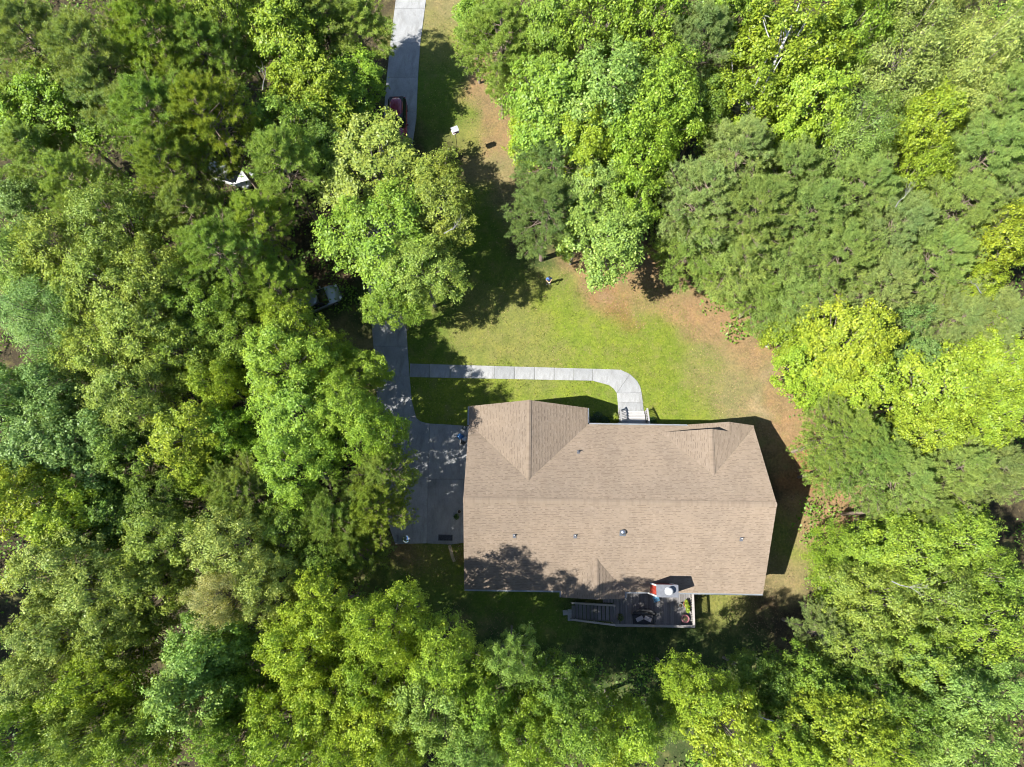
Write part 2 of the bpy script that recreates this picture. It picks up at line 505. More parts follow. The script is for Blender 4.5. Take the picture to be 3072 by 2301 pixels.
# ================================================================== concrete drive and path, slab by slab
SLABS = []
def slab(parent, pts_px, top=.05, shrink=.012, name='slab'):
    pts = []
    for (x, y) in pts_px:
        p = P(x, y, top); pts.append(Vector((p.x, p.y)))
    a = sum(pts[i].x * pts[(i + 1) % len(pts)].y - pts[(i + 1) % len(pts)].x * pts[i].y for i in range(len(pts)))
    if a < 0: pts.reverse()
    c = sum(pts, Vector((0, 0))) / len(pts)
    pts = [c + (p - c) * (1 - shrink / max(.2, (p - c).length)) for p in pts]
    SLABS.append([(p.x, p.y) for p in pts])
    m = MB().prism([(p.x - c.x, p.y - c.y) for p in pts], -.32, 0.0)
    o = m.build(name, M['concrete'], parent, bevel=.012, loc=(c.x, c.y, top + random.uniform(-.006, .006)))
    return o

def edge_at(tab, y):
    for (y0, x0), (y1, x1) in zip(tab, tab[1:]):
        if y0 <= y <= y1: return x0 + (x1 - x0) * (y - y0) / (y1 - y0)
    return tab[-1][1]
drive = tag(empty('driveway', (0, 0, 0)), kind='structure')
dl = [(-320, 1222), (0, 1187), (121, 1172), (181, 1164), (356, 1150), (560, 1112), (700, 1100), (804, 1099), (909, 1107), (1003, 1118), (1128, 1126), (1254, 1134)]
dr = [(-320, 1310), (0, 1278), (130, 1261), (232, 1254), (356, 1249), (560, 1218), (700, 1203), (804, 1203), (965, 1218), (1075, 1225), (1128, 1229), (1201, 1235), (1254, 1249)]
ycuts = [-320, -180, -76, 25, 128, 232, 335, 437, 540, 644, 748, 852, 956, 1040, 1128, 1254]
for a, b in zip(ycuts, ycuts[1:]):
    mids = [a] + [y for y, _ in dr if a < y < b] + [b]
    slab(drive, [(edge_at(dl, y), y) for y in mids] + [(edge_at(dr, y), y) for y in reversed(mids)])
slab(drive, [(1134, 1254), (1249, 1254), (1262, 1264), (1279, 1268.5), (1289.5, 1270.5), (1284.5, 1437), (1140, 1437)])
slab(drive, [(1289.5, 1270.5), (1340, 1273), (1420, 1279), (1420, 1438), (1284.5, 1437)])
slab(drive, [(1140, 1437), (1284.5, 1437), (1279.5, 1630), (1186, 1633), (1160, 1560)])
slab(drive, [(1284.5, 1437), (1420, 1438), (1420, 1625), (1350, 1634), (1279.5, 1630)])

walk = tag(empty('walkway', (0, 0, 0)), kind='structure')
wt = [1229.5, 1290, 1351, 1416, 1483, 1544, 1604, 1663, 1722, 1778, 1833]
top_y = lambda x: 1090.4 + (x - 1229) * (1107.5 - 1090.4) / 604
bot_y = lambda x: 1131 + (x - 1231) * (1142 - 1131) / 545 if x < 1780 else 1142 + (x - 1778) * .27
for a, b in zip(wt, wt[1:]):
    slab(walk, [(a, top_y(a)), (b, top_y(b)), (b, bot_y(b)), (a, bot_y(a))], name='slab')
slab(walk, [(1833, 1107.5), (1862, 1109), (1890, 1122), (1850, 1179), (1841, 1166), (1828, 1156)])
slab(walk, [(1890, 1122), (1912, 1143), (1921, 1160), (1925, 1177), (1850, 1179)])
slab(walk, [(1850, 1179), (1925, 1177), (1929, 1207), (1853, 1207)])
slab(walk, [(1853, 1207), (1929, 1207), (1932, 1236), (1855, 1236)])

# ================================================================== the house
YAW = -0.015
house = tag(empty('house', (0, 0, 0), YAW), 'single-storey house with broad tan shingled gable roof in the clearing', 'house')
xW, xE, yS, yR, yN, zR, zS, zN = -3.69, 19.73, -3.82, 2.89, 9.395, 8.286, 4.09, 4.20
mN = (zR - zN) / (yN - yR); mS = (zR - zS) / (yR - yS)

def shingles(parent, A, U, V, outline, seed, name='shingles'):
    """courses of three-tab shingles on a plane: A origin, U along the course, V up the slope, outline in (u, v)"""
    r = np.random.default_rng(seed)
    U = Vector(U).normalized(); V = Vector(V).normalized(); N = U.cross(V).normalized()
    if N.z < 0: N = -N
    us = [p[0] for p in outline]; vs_ = [p[1] for p in outline]
    ex = .145; tw = .305
    verts = []; faces = []; rnd = []
    n = len(outline)
    nrow = int((max(vs_) - min(vs_)) / ex) + 1
    for row in range(nrow):
        v0 = min(vs_) + row * ex
        if v0 > max(vs_) - .04: break
        vm = min(v0 + ex * .5, max(vs_) - .01)
        xs_ = []
        for i in range(n):
            (ua, va), (ub, vb) = outline[i], outline[(i + 1) % n]
            if (va - vm) * (vb - vm) < 0: xs_.append(ua + (ub - ua) * (vm - va) / (vb - va))
        if len(xs_) < 2: continue
        lo, hi = min(xs_), max(xs_)
        u = lo - r.random() * tw
        rowc = r.normal(0, .03)
        while u < hi:
            w = tw * r.choice([.5, .65, .8]); a = max(u, lo); b = min(u + w - .012, hi); u += w
            if b - a < .03: continue
            t = r.choice([.012, .02]); v1 = min(v0 + ex + .02, max(vs_))
            base = Vector(A)
            k = len(verts)
            jit = r.normal(0, .004)
            pts = [(a, v0 + jit, t), (b, v0 + jit, t), (b, v1, .004), (a, v1, .004), (a, v0 + jit, -.004), (b, v0 + jit, -.004)]
            verts += [tuple(base + U * p[0] + V * p[1] + N * p[2]) for p in pts]
            faces += [(k, k + 1, k + 2, k + 3), (k + 4, k + 5, k + 1, k), (k + 4, k, k + 3), (k + 1, k + 5, k + 2)]
            c = float(np.clip(.58 + rowc + r.normal(0, .11), .2, 1)); rnd += [c] * 4
            if r.random() < .5 and v0 + ex < max(vs_):            # the printed shadow band of a laminated shingle
                k = len(verts)
                verts += [tuple(base + U * p[0] + V * p[1] + N * p[2]) for p in ((a, v0 + ex * .60, t * .5 + .007), (b, v0 + ex * .60, t * .5 + .007), (b, v0 + ex * .97, .011), (a, v0 + ex * .97, .011))]
                faces.append((k, k + 1, k + 2, k + 3)); rnd.append(float(r.uniform(.05, .3)))
    me = bpy.data.meshes.new(name); me.from_pydata(verts, [], faces); me.update()
    at = me.attributes.new('rnd', 'FLOAT', 'FACE'); at.data.foreach_set('value', rnd)
    me.materials.append(M['shingle'])
    o = link(bpy.data.objects.new(name, me), parent); tag(o, kind='stuff')
    return o

def roof_plane(corners, seed, thick=.13, lift=0.0):
    """a roof slope: corners counter-clockwise seen from above, first two along the eave"""
    pts = [Vector(p) + Vector((0, 0, lift)) for p in corners]
    n = len(pts)
    vs_ = pts + [p - Vector((0, 0, thick)) for p in pts]
    fs = [tuple(range(n)), tuple(reversed(range(n, 2 * n)))] + [(i, n + i, n + (i + 1) % n, (i + 1) % n) for i in range(n)]
    m = MB().add(vs_, fs)
    o = m.build('roof_slope', M['shingle'], house)
    at = o.data.attributes.new('rnd', 'FLOAT', 'FACE'); at.data.foreach_set('value', [.35] * len(fs))
    U = (pts[1] - pts[0]).normalized(); nn = U.cross(pts[2] - pts[0]).normalized(); V = nn.cross(U)
    out = [((p - pts[0]).dot(U), (p - pts[0]).dot(V)) for p in pts]
    shingles(o, pts[0], U, V, out, seed)
    return o

zM = lambda y: (zR - mN * (y - yR)) if y > yR else (zR - mS * (yR - y))
roof_plane([(xW, yS, zS), (xE, yS, zS), (xE, yR, zR), (xW, yR, zR)], 1)
roof_plane([(xE, yN, zN), (xW, yN, zN), (xW, yR, zR), (xE, yR, zR)], 2)
# garage cross gable
xG, yG, zG = 6.08, 10.76, 7.254; xA = (xW + xG) / 2
yb = yR + (zR - zG) / mN
L1 = .03
roof_plane([(xW, yG, zN), (xW, yN - .05, zN), (xA, yb, zG), (xA, yG, zG)], 3, lift=L1)
roof_plane([(xG, yN - .05, zN), (xG, yG, zN), (xA, yG, zG), (xA, yb, zG)], 4, lift=L1)
# nested gables at the north-east end: the tall one set back, the low one in front, sharing the east slope
xe2 = 19.73; ms = .628
def gable(xa, z, yf, xleft_z, seed, xl, yl_back, lift):
    yback = yR + (zR - z) / mN
    roof_plane([(xl, yf, xleft_z), (xl, yl_back, xleft_z), (xa, yback, z), (xa, yf, z)], seed, lift=lift)
xu, zu, yu = 15.50, 6.86, 8.74
xlow, zl, yl = 17.22, 5.78, 9.50
zul = zM(8.74) + .02                      # where the tall gable's west slope dies into the main slope
xul = xu - (zu - zul) / ms
gable(xu, zu, yu, zul, 5, xul, yu - .03, .03)
yub = yR + (zR - zu) / mN
# the shared east slope: from the eave up to the tall ridge behind and the low ridge in front
roof_plane([(xe2, yN - .15, zN), (xe2, yl, zN), (xlow, yl, zl), (xlow, yu, zl), (xu, yu, zu), (xu, yub, zu)], 6, lift=.032)
roof_plane([(14.35, yl, zN - .02), (14.35, yN - .1, zN - .02), (xlow, yu - .3, zl), (xlow, yl, zl)], 7, lift=.034)
# small gable over the back door
xs0, xs1, ysf = 3.92, 8.90, -4.32; xsa = 6.53; zsa = 5.66
ysb = yR - (zR - zsa) / mS
roof_plane([(xs0, yS + .05, zS), (xs0, ysf, zS), (xsa, ysf, zsa), (xsa, ysb, zsa)], 8, lift=.03)
roof_plane([(xs1, ysf, zS), (xs1, yS + .05, zS), (xsa, ysb, zsa), (xsa, ysf, zsa)], 9, lift=.03)

# ridge caps: every cap shingle is a piece of its own
def cap_mesh(run, wid, slope):
    h = wid * slope
    v = [(0, -wid, -h + .0), (0, 0, 0), (0, wid, -h), (run, -wid, -h - .018), (run, 0, -.018), (run, wid, -h - .018)]
    v2 = [(x, y, z - .045) for x, y, z in v]
    f = [(0, 3, 4, 1), (1, 4, 5, 2), (6, 7, 10, 9), (7, 8, 11, 10), (0, 1, 7, 6), (1, 2, 8, 7), (3, 9, 10, 4), (4, 10, 11, 5), (0, 6, 9, 3), (2, 5, 11, 8)]
    m = MB().add(v + v2, f).mesh('ridge_shingle')
    return m
cap_variants = {}
def ridge(a, b, slope, wid, cover=.142):
    a = Vector(a); b = Vector(b); d = b - a; L = d.length; az = math.atan2(d.y, d.x)
    strip = MB()
    s = Vector((-math.sin(az), math.cos(az), 0))
    n_ = [a + s * wid * .9 - Vector((0, 0, slope * wid * .9 - .03)), a + Vector((0, 0, .032)), a - s * wid * .9 - Vector((0, 0, slope * wid * .9 - .03))]
    m_ = [p + d for p in n_]
    strip.add(n_ + m_, [(0, 1, 4, 3), (1, 2, 5, 4)])
    st = strip.build('ridge_strip', M['shingle'], house)
    st.data.attributes.new('rnd', 'FLOAT', 'FACE').data.foreach_set('value', [.3] * 2)
    n = int(L / cover)
    for i in range(n):
        key = (round(wid, 3), round(slope, 3), random.randrange(6))
        if key not in cap_variants:
            me = cap_mesh(cover * 1.12, wid, slope); me.materials.append(M['shingle'])
            at = me.attributes.new('rnd', 'FLOAT', 'FACE'); at.data.foreach_set('value', [[.3, .42, .5, .38, .56, .62][key[2]]] * len(me.polygons))
            cap_variants[key] = me
        inst('ridge_shingle', cap_variants[key], st, a + d * ((i + .02) / n) + Vector((0, 0, .085)), (0, 0, az))
ridge((xE, yR, zR), (xW, yR, zR), .626, .19)
ridge((xA, yG, zG), (xA, yb - .1, zG), .626, .17)
ridge((xu, yu, zu), (xu, yub, zu), .628, .17)
ridge((xlow, yl, zl), (xlow, yu + .02, zl), .628, .15)
ridge((xsa, ysf, zsa), (xsa, ysb, zsa), .60, .16)

# walls (red lap siding), gable by gable
def gable_wall(axis, a0, a1, b0, b1, zb, ze, zt, mid, name='wall'):
    """prism with a gabled end; axis 'x' runs along x from a0 to a1, b the width"""
    sec = [(b0, zb), (b1, zb), (b1, ze), (mid, zt), (b0, ze)]
    f = (lambda a, b, z: (a, b, z)) if axis == 'x' else (lambda a, b, z: (b, a, z))
    v = [f(a0, b, z) for b, z in sec] + [f(a1, b, z) for b, z in sec]
    fs = [(0, 1, 2, 3, 4), (9, 8, 7, 6, 5)] + [(i, 5 + i, 5 + (i + 1) % 5, (i + 1) % 5) for i in range(5)]
    return MB().add(v, fs).build(name, M['tan_siding'], house)
dz = .20
gable_wall('x', xW + .38, xE - .35, yS + .4, yN - .4, -1.7, zS + .4 * mS - dz, zR - dz, yR)
gable_wall('y', yR + 1, yG - .32, xW + .36, xG - .36, -.5, zN + .36 * .626 - dz, zG - dz, xA)
gable_wall('y', yR + 2.2, yu - .22, xul + .15, xe2 - .34, -1.5, zN + .1, zu - dz, xu)
gable_wall('y', yR + 3, yl - .30, 14.7, xe2 - .35, -1.5, zN + .02, zl - dz, xlow)
gable_wall('y', yS + 1, ysf + .35, xs0 + .35, xs1 - .35, -1.6, zS - .02, zsa - dz, xsa)

# gutters, barge boards, downspouts
def gutter(a, b):
    a = Vector(a); b = Vector(b); d = (b - a).normalized(); s = d.cross(Vector((0, 0, 1)))
    if s.dot(Vector((a.x - 8, a.y - 3, 0))) < 0: s = -s
    if abs(d.y) > .9: s = Vector((-1 if a.x < (xsa if a.y < 0 else xA) else 1, 0, 0))
    m = MB().bar(a + s * .045, b + s * .045, .016, .10).bar(a - s * .045 - Vector((0, 0, .01)), b - s * .045 - Vector((0, 0, .01)), .012, .08).bar(a - Vector((0, 0, .045)), b - Vector((0, 0, .045)), .075, .012)
    m.build('gutter', M['gutter'], house)
gutter((xW + .02, yS - .07, zS - .06), (xs0 - .03, yS - .07, zS - .06))
gutter((xs1 + .03, yS - .07, zS - .06), (10.72, yS - .07, zS - .06))
gutter((12.55, yS - .07, zS - .06), (xE, yS - .07, zS - .06))
gutter((xG + .15, yN + .07, zN - .06), (14.30, yN + .07, zN - .06))
gutter((xG + .07, yN + .12, zN - .04), (xG + .07, yG, zN - .04))
gutter((xW - .07, yN - .2, zN - .04), (xW - .07, yG, zN - .04))
gutter((xs0 - .07, yS - .12, zS - .05), (xs0 - .07, ysf, zS - .05))
gutter((xs1 + .07, yS - .12, zS - .05), (xs1 + .07, ysf, zS - .05))
def barge(a, b, name='barge_board'):
    MB().bar(a, b, .03, .20).build(name, M['white_trim'], house)
for x in (xW + .05, xE - .05):
    barge((x, yS, zS - .25), (x, yR, zR - .25)); barge((x, yR, zR - .25), (x, yN, zN - .25))
for (xa_, xb_, y_, ze_, zt_, xm_) in ((xW, xG, yG - .05, zN - .1, zG - .1, xA), (xs0, xs1, ysf + .05, zS - .1, zsa - .1, xsa), (14.35, xe2, yl - .05, zN - .1, zl - .1, xlow)):
    barge((xa_, y_, ze_ - .11), (xm_, y_, zt_ - .11)); barge((xm_, y_, zt_ - .11), (xb_, y_, ze_ - .11))
barge((xul + .2, yu - .05, zul - .02), (xu, yu - .05, zu - .22)); barge((xu, yu - .05, zu - .22), (xlow, yu - .05, zl - .22))
for (x, y, zt) in ((xW + .3, yS + .3, zS - .1), (xE - .3, yS + .3, zS - .1), (xW + .3, yG - .25, zN - .1), (13.9, yN - .33, zN - .1)):
    MB().box((x, y, (zt + G(x, y)) / 2), (.07, .09, zt - G(x, y))).build('downspout', M['white_trim'], house, bevel=.01)

# windows and doors
def window(cx, cy, zc, w, h, facing):
    ax = facing in 'ns'; s = {'n': 1, 's': -1, 'e': 1, 'w': -1}[facing]
    def B(du, dz_, su, sz, dep, off):
        c = (cx + du, cy + s * off, zc + dz_) if ax else (cx + s * off, cy + du, zc + dz_)
        sz3 = (su, dep, sz) if ax else (dep, su, sz)
        return c, sz3
    m = MB()
    for du, dz_, su, sz in ((-w / 2, 0, .1, h + .1), (w / 2, 0, .1, h + .1), (0, h / 2, w - .1, .1), (0, -h / 2, w - .1, .1), (0, 0, w - .1, .05)):
        m.box(*B(du, dz_, su, sz, .06, .03))
    f = m.build('window', M['white_trim'], house)
    for k in (-1, 1):
        MB().box(*B(0, k * h / 4, w - .1, h / 2 - .08, .02, .012)).build('pane', M['glass'], f)
    MB().box(*B(0, -h / 2 - .08, w + .16, .05, .12, .05)).build('sill', M['white_trim'], f)
yNw, ySw = yN - .4, yS + .4
for x in (7.6, 13.2): window(x, yNw, 2.35, 1.0, 1.5, 'n')
window(16.9, yl - .30, 2.35, 1.8, 1.5, 'n')
window(.2, yG - .32, 2.2, 1.6, 1.4, 'n')
for x in (-1.8, 1.6, 16.6): window(x, ySw, 2.3, 1.0, 1.4, 's')
window(6.4, ysf + .35, 2.3, 1.6, 1.4, 's')
for y in (-.6, 5.6): window(xE - .35, y, 2.3, 1.0, 1.4, 'e')
def door(cx, cy, zb, w, h, facing, mat, panels):
    ax = facing in 'ns'; s = {'n': 1, 's': -1, 'e': 1, 'w': -1}[facing]
    c = (cx, cy + s * .03, zb + h / 2) if ax else (cx + s * .03, cy, zb + h / 2)
    d = MB().box(c, (w, .06, h) if ax else (.06, w, h)).build('door', mat, house)
    nx_, nz_ = panels
    for i in range(nx_):
        for k in range(nz_):
            du = (i + .5) / nx_ * w - w / 2; zc = zb + (k + .5) / nz_ * h
            c = (cx + du, cy + s * .068, zc) if ax else (cx + s * .068, cy + du, zc)
            sz = (w / nx_ * .8, .016, h / nz_ * .75) if ax else (.016, w / nx_ * .8, h / nz_ * .75)
            MB().box(c, sz).build('panel', mat, d)
    return d
door(xW + .38, 4.9, .06, 2.6, 2.2, 'w', M['white_trim'], (4, 4))
door(xW + .38, 1.2, .06, 2.6, 2.2, 'w', M['white_trim'], (4, 4))
door(10.4, yNw, .95, 1.0, 2.1, 'n', M['red_box'], (2, 3))
door(10.0, ySw, .83, 1.8, 2.05, 's', M['glass'], (2, 1))

# chimney with metal cap and white flue
cx0, cx1, cy0, cy1, czt = 10.84, 12.44, -3.97, -3.09, 7.0
ch = MB().box(((cx0 + cx1) / 2, (cy0 + cy1) / 2, 2.6), (cx1 - cx0 - .08, cy1 - cy0 - .08, 8.6)).build('chimney', M['red_siding'], house)
for x in (cx0 + .05, cx1 - .05):
    for y in (cy0 + .05, cy1 - .05):
        MB().box((x, y, 2.62), (.12, .12, 8.62)).build('corner_board', M['white_trim'], ch)
MB().box(((cx0 + cx1) / 2, (cy0 + cy1) / 2, czt - .03), (cx1 - cx0 + .04, cy1 - cy0 + .04, .10)).build('cap', M['cap_metal'], ch, bevel=.02)
fx, fy = 11.72, -3.53
MB().lathe((fx, fy, czt), [(.30, .0), (.30, .03), (.2, .05), (.2, .34), (.27, .36), (.27, .44), (.15, .50), (.02, .53)], 20).build('flue', M['flue_white'], ch)

# vents on the roof
def pipe_vent(x, y):
    z = zM(y); sl_ = (math.atan(mS) if y < yR else -math.atan(mN))
    b = MB().box((x, y - .05, z + .035), (.24, .34, .03), rx=sl_).lathe((x, y, z), [(.11, .0), (.085, .12), (.05, .2), (.045, .22)], 12).build('vent_pipe', M['lead'], house)
    MB().lathe((x, y, z + .1), [(.042, 0), (.042, .26), (.03, .262)], 12).build('pipe_top', M['pvc'] if y < yR else M['lead'], b)
for x, y in ((5.18, 6.95), (.17, .36), (4.79, .40), (17.42, .37)): pipe_vent(x, y)
x, y = 8.38, .72; z = zM(y)
b = MB().box((x, y - .06, z + .035), (.46, .5, .03), rx=math.atan(mS)).build('roof_vent', M['metal'], house)
MB().lathe((x, y, z), [(.12, 0), (.12, .2), (.21, .2), (.21, .27), (.14, .36), (.04, .39)], 18).build('vent_hood', M['metal'], b)

# ================================================================== deck with stair, behind the house
deck = tag(empty('deck', (0, 0, 0), YAW), 'weathered grey wooden deck with stair and railing behind the house', 'deck')
DZ = .8; dx0, dx1, dy0, dy1 = 8.46, 14.86, -6.62, -3.46
bw = .142
nb = int((dx1 - dx0) / bw)
bme = MB().box((0, 0, 0), (bw - .012, dy1 - dy0, .036)).mesh('deck_board'); bme.materials.append(M['deck_wood'])
for i in range(nb):
    inst('deck_board', bme, deck, (dx0 + (i + .5) * bw, (dy0 + dy1) / 2, DZ - .018 + random.uniform(-.003, .003)), (0, 0, random.uniform(-.0008, .0008)))
# little landing at the back door
for k in range(6):
    MB().box((8.42 - (k + .5) * .14, -4.62, DZ - .018), (.128, .62, .036)).build('landing_board', M['deck_wood'], deck)
MB().box(((dx0 + dx1) / 2, dy0 - .02, DZ - .16), (dx1 - dx0, .04, .24)).build('rim_joist', M['deck_wood'], deck)
MB().box((dx1 + .02, (dy0 + dy1) / 2, DZ - .16), (.04, dy1 - dy0, .24)).build('rim_joist', M['deck_wood'], deck)
MB().box((dx0 - .02, -5.8, DZ - .16), (.04, 1.6, .24)).build('rim_joist', M['deck_wood'], deck)
for k in range(8):
    MB().box((dx0 + .4 + k * .8, (dy0 + dy1) / 2, DZ - .14), (.04, dy1 - dy0 - .1, .2)).build('joist', M['deck_wood'], deck)
RT = 1.74
def post(x, y, zt):
    zb = G(x, y) - .25
    MB().box((x, y, (zb + zt) / 2), (.1, .1, zt - zb)).build('post', M['rail_wood'], deck)
for x in (8.52, 10.6, 12.7, dx1 - .06): post(x, dy0 + .03, RT - .03)
post(dx1 - .06, -5.0, RT - .03); post(dx1 - .06, dy1 - .25, RT - .03)
bal = MB().box((0, 0, 0), (.04, .04, .84)).mesh('baluster'); bal.materials.append(M['rail_wood'])
for i in range(1, 47):
    x = 8.52 + i * .134
    if all(abs(x - q) > .08 for q in (8.52, 10.6, 12.7, dx1 - .06)): inst('baluster', bal, deck, (x, dy0 + .03, DZ + .48))
for i in range(1, 22):
    y = dy0 + .03 + i * .134
    if y < dy1 - .3 and abs(y + 5.0) > .08: inst('baluster', bal, deck, (dx1 - .06, y, DZ + .48))
MB().bar((8.44, dy0 + .02, RT), (dx1 + .03, dy0 + .02, RT), .19, .04).build('top_rail', M['rail_wood'], deck)
MB().bar((dx1 - .06, dy0 + .13, RT), (dx1 - .06, dy1 + .02, RT), .19, .04).build('top_rail', M['rail_wood'], deck)
for (a, b_) in (((8.52, dy0 + .03, DZ + .1), (dx1 - .1, dy0 + .03, DZ + .1)), ((dx1 - .06, dy0 + .1, DZ + .1), (dx1 - .06, dy1 - .25, DZ + .1))):
    MB().bar(a, b_, .05, .07).build('bottom_rail', M['rail_wood'], deck)
# stair going down to the west
nt_ = 11; sx0, sx1 = 8.44, 5.12; szb = G(5.1, -5.8)
tread = MB().box((0, 0, 0), (.265, 1.26, .04)).mesh('stair_tread'); tread.materials.append(M['deck_wood'])
for i in range(nt_):
    t = (i + .5) / nt_
    inst('stair_tread', tread, deck, (sx0 + (sx1 - sx0) * t, -5.73, DZ + (szb - DZ) * (i + 1) / (nt_ + .6)), (0, 0, random.uniform(-.006, .006)))
for y in (-5.07, -6.40):
    MB().bar((sx0, y, DZ - .16), (sx1 - .1, y, szb + .05), .05, .26).build('stringer', M['deck_wood'], deck)
    zt_ = .95
    ya = y if y > -6 else dy0 + .03
    MB().bar((sx0 + .05, ya, DZ + zt_), (sx1 - .05, y, szb + zt_), .15, .04).build('stair_rail', M['rail_wood'], deck)
    for k in range(1, 20):
        t = k / 20; yy = ya + (y - ya) * t
        z0 = DZ + (szb - DZ) * t
        if k % 9 == 0: MB().box((sx0 + (sx1 - sx0) * t, yy, z0 + .4), (.09, .09, 1.04)).build('post', M['rail_wood'], deck)
        else: inst('baluster', bal, deck, (sx0 + (sx1 - sx0) * t, yy, z0 + .5))

def world(p):
    c, s = math.cos(YAW), math.sin(YAW)
    return (c * p[0] - s * p[1], s * p[0] + c * p[1])

# ================================================================== front steps with rails
steps = tag(empty('front_steps', (0, 0, 0), YAW), 'pale wooden front steps with twin railings at the end of the walkway', 'steps')
FX0, FX1 = 9.28, 11.62
for i in range(4):
    yb_, zt_ = 11.30 - i * .285, .17 * (i + 1) + .02
    for k in range(2):
        MB().box(((FX0 + FX1) / 2, yb_ - .075 - k * .142, zt_), (FX1 - FX0 - .2, .132, .04)).build('tread_board', M['step_wood'], steps)
    MB().box(((FX0 + FX1) / 2, yb_ - .01, zt_ - .105), (FX1 - FX0 - .22, .025, .16)).build('riser', M['step_wood'], steps)
for k in range(10):
    MB().box(((FX0 + FX1) / 2, 10.15 - (k + .5) * .118 + .01, .86), (FX1 - FX0 + .4, .108, .04)).build('porch_board', M['step_wood'], steps)
MB().box(((FX0 + FX1) / 2, 9.58, .38), (FX1 - FX0 + .3, 1.05, .88)).build('porch_base', M['deck_wood'], steps)
for x in (FX0 - .02, FX1 + .02):
    MB().bar((x, 11.28, .02), (x, 10.16, .70), .05, .25).build('stringer', M['step_wood'], steps)
    for (y, z) in ((11.28, .0), (10.12, .6)):
        MB().box((x, y, z + .5), (.1, .1, 1.0)).build('post', M['step_wood'], steps)
    MB().bar((x, 11.42, .98), (x, 10.08, 1.72), .14, .04).build('hand_rail', M['step_wood'], steps)
    MB().bar((x, 10.08, 1.72), (x, 9.1, 1.72), .14, .04).build('hand_rail', M['step_wood'], steps)
    for k in range(1, 7):
        t = k / 7
        MB().box((x, 11.28 + (10.12 - 11.28) * t, .5 + .68 * t), (.045, .05, .85)).build('baluster', M['step_wood'], steps)
    for k in range(5):
        MB().box((x, 9.95 - k * .18, 1.3), (.045, .05, .82)).build('baluster', M['step_wood'], steps)

# ================================================================== retaining kerb and stepping stones at the back corner
pts = [P(1348, 1636, .1), P(1352, 1650, .08), P(1358, 1672, .02), P(1366, 1692, -.05), P(1376, 1710, -.12), P(1388, 1724, -.2)]
m = MB()
L_, R_ = [], []
for i, p in enumerate(pts):
    a = pts[max(0, i - 1)]; b_ = pts[min(len(pts) - 1, i + 1)]; d = (b_ - a); d.z = 0; d.normalize(); s = Vector((-d.y, d.x, 0))
    L_.append(p + s * .13); R_.append(p - s * .13)
vv = []
for l, r_ in zip(L_, R_): vv += [l, r_, r_ - Vector((0, 0, 1.1)), l - Vector((0, 0, 1.1))]
ff = [(3, 2, 1, 0)]
for i in range(len(pts) - 1):
    for k in range(4): ff.append((i * 4 + k, i * 4 + (k + 1) % 4, (i + 1) * 4 + (k + 1) % 4, (i + 1) * 4 + k))
ff.append(tuple((len(pts) - 1) * 4 + k for k in range(4)))
rw = m.add(vv, ff).build('retaining_wall', M['retain'])
tag(rw, 'low curved tan retaining wall at the south corner of the drive', 'wall')
for (px, py, w, h, a, lab) in ((1710, 1837, .42, 1.36, .0, 'long flat paving stone at the foot of the deck stair'), (1695.5, 1837, .40, .42, .1, 'small square paving stone on the grass before the deck stair')):
    p = P(px, py, -1.15); z = G(p.x, p.y)
    o = MB().box((0, 0, 0), (w, h, .12)).build('paving_stone', M['concrete'], bevel=.015, loc=(p.x, p.y, z + .02)); o.rotation_euler = (0, 0, a)
    tag(o, lab, 'paving stone', 'stones at the deck stair')
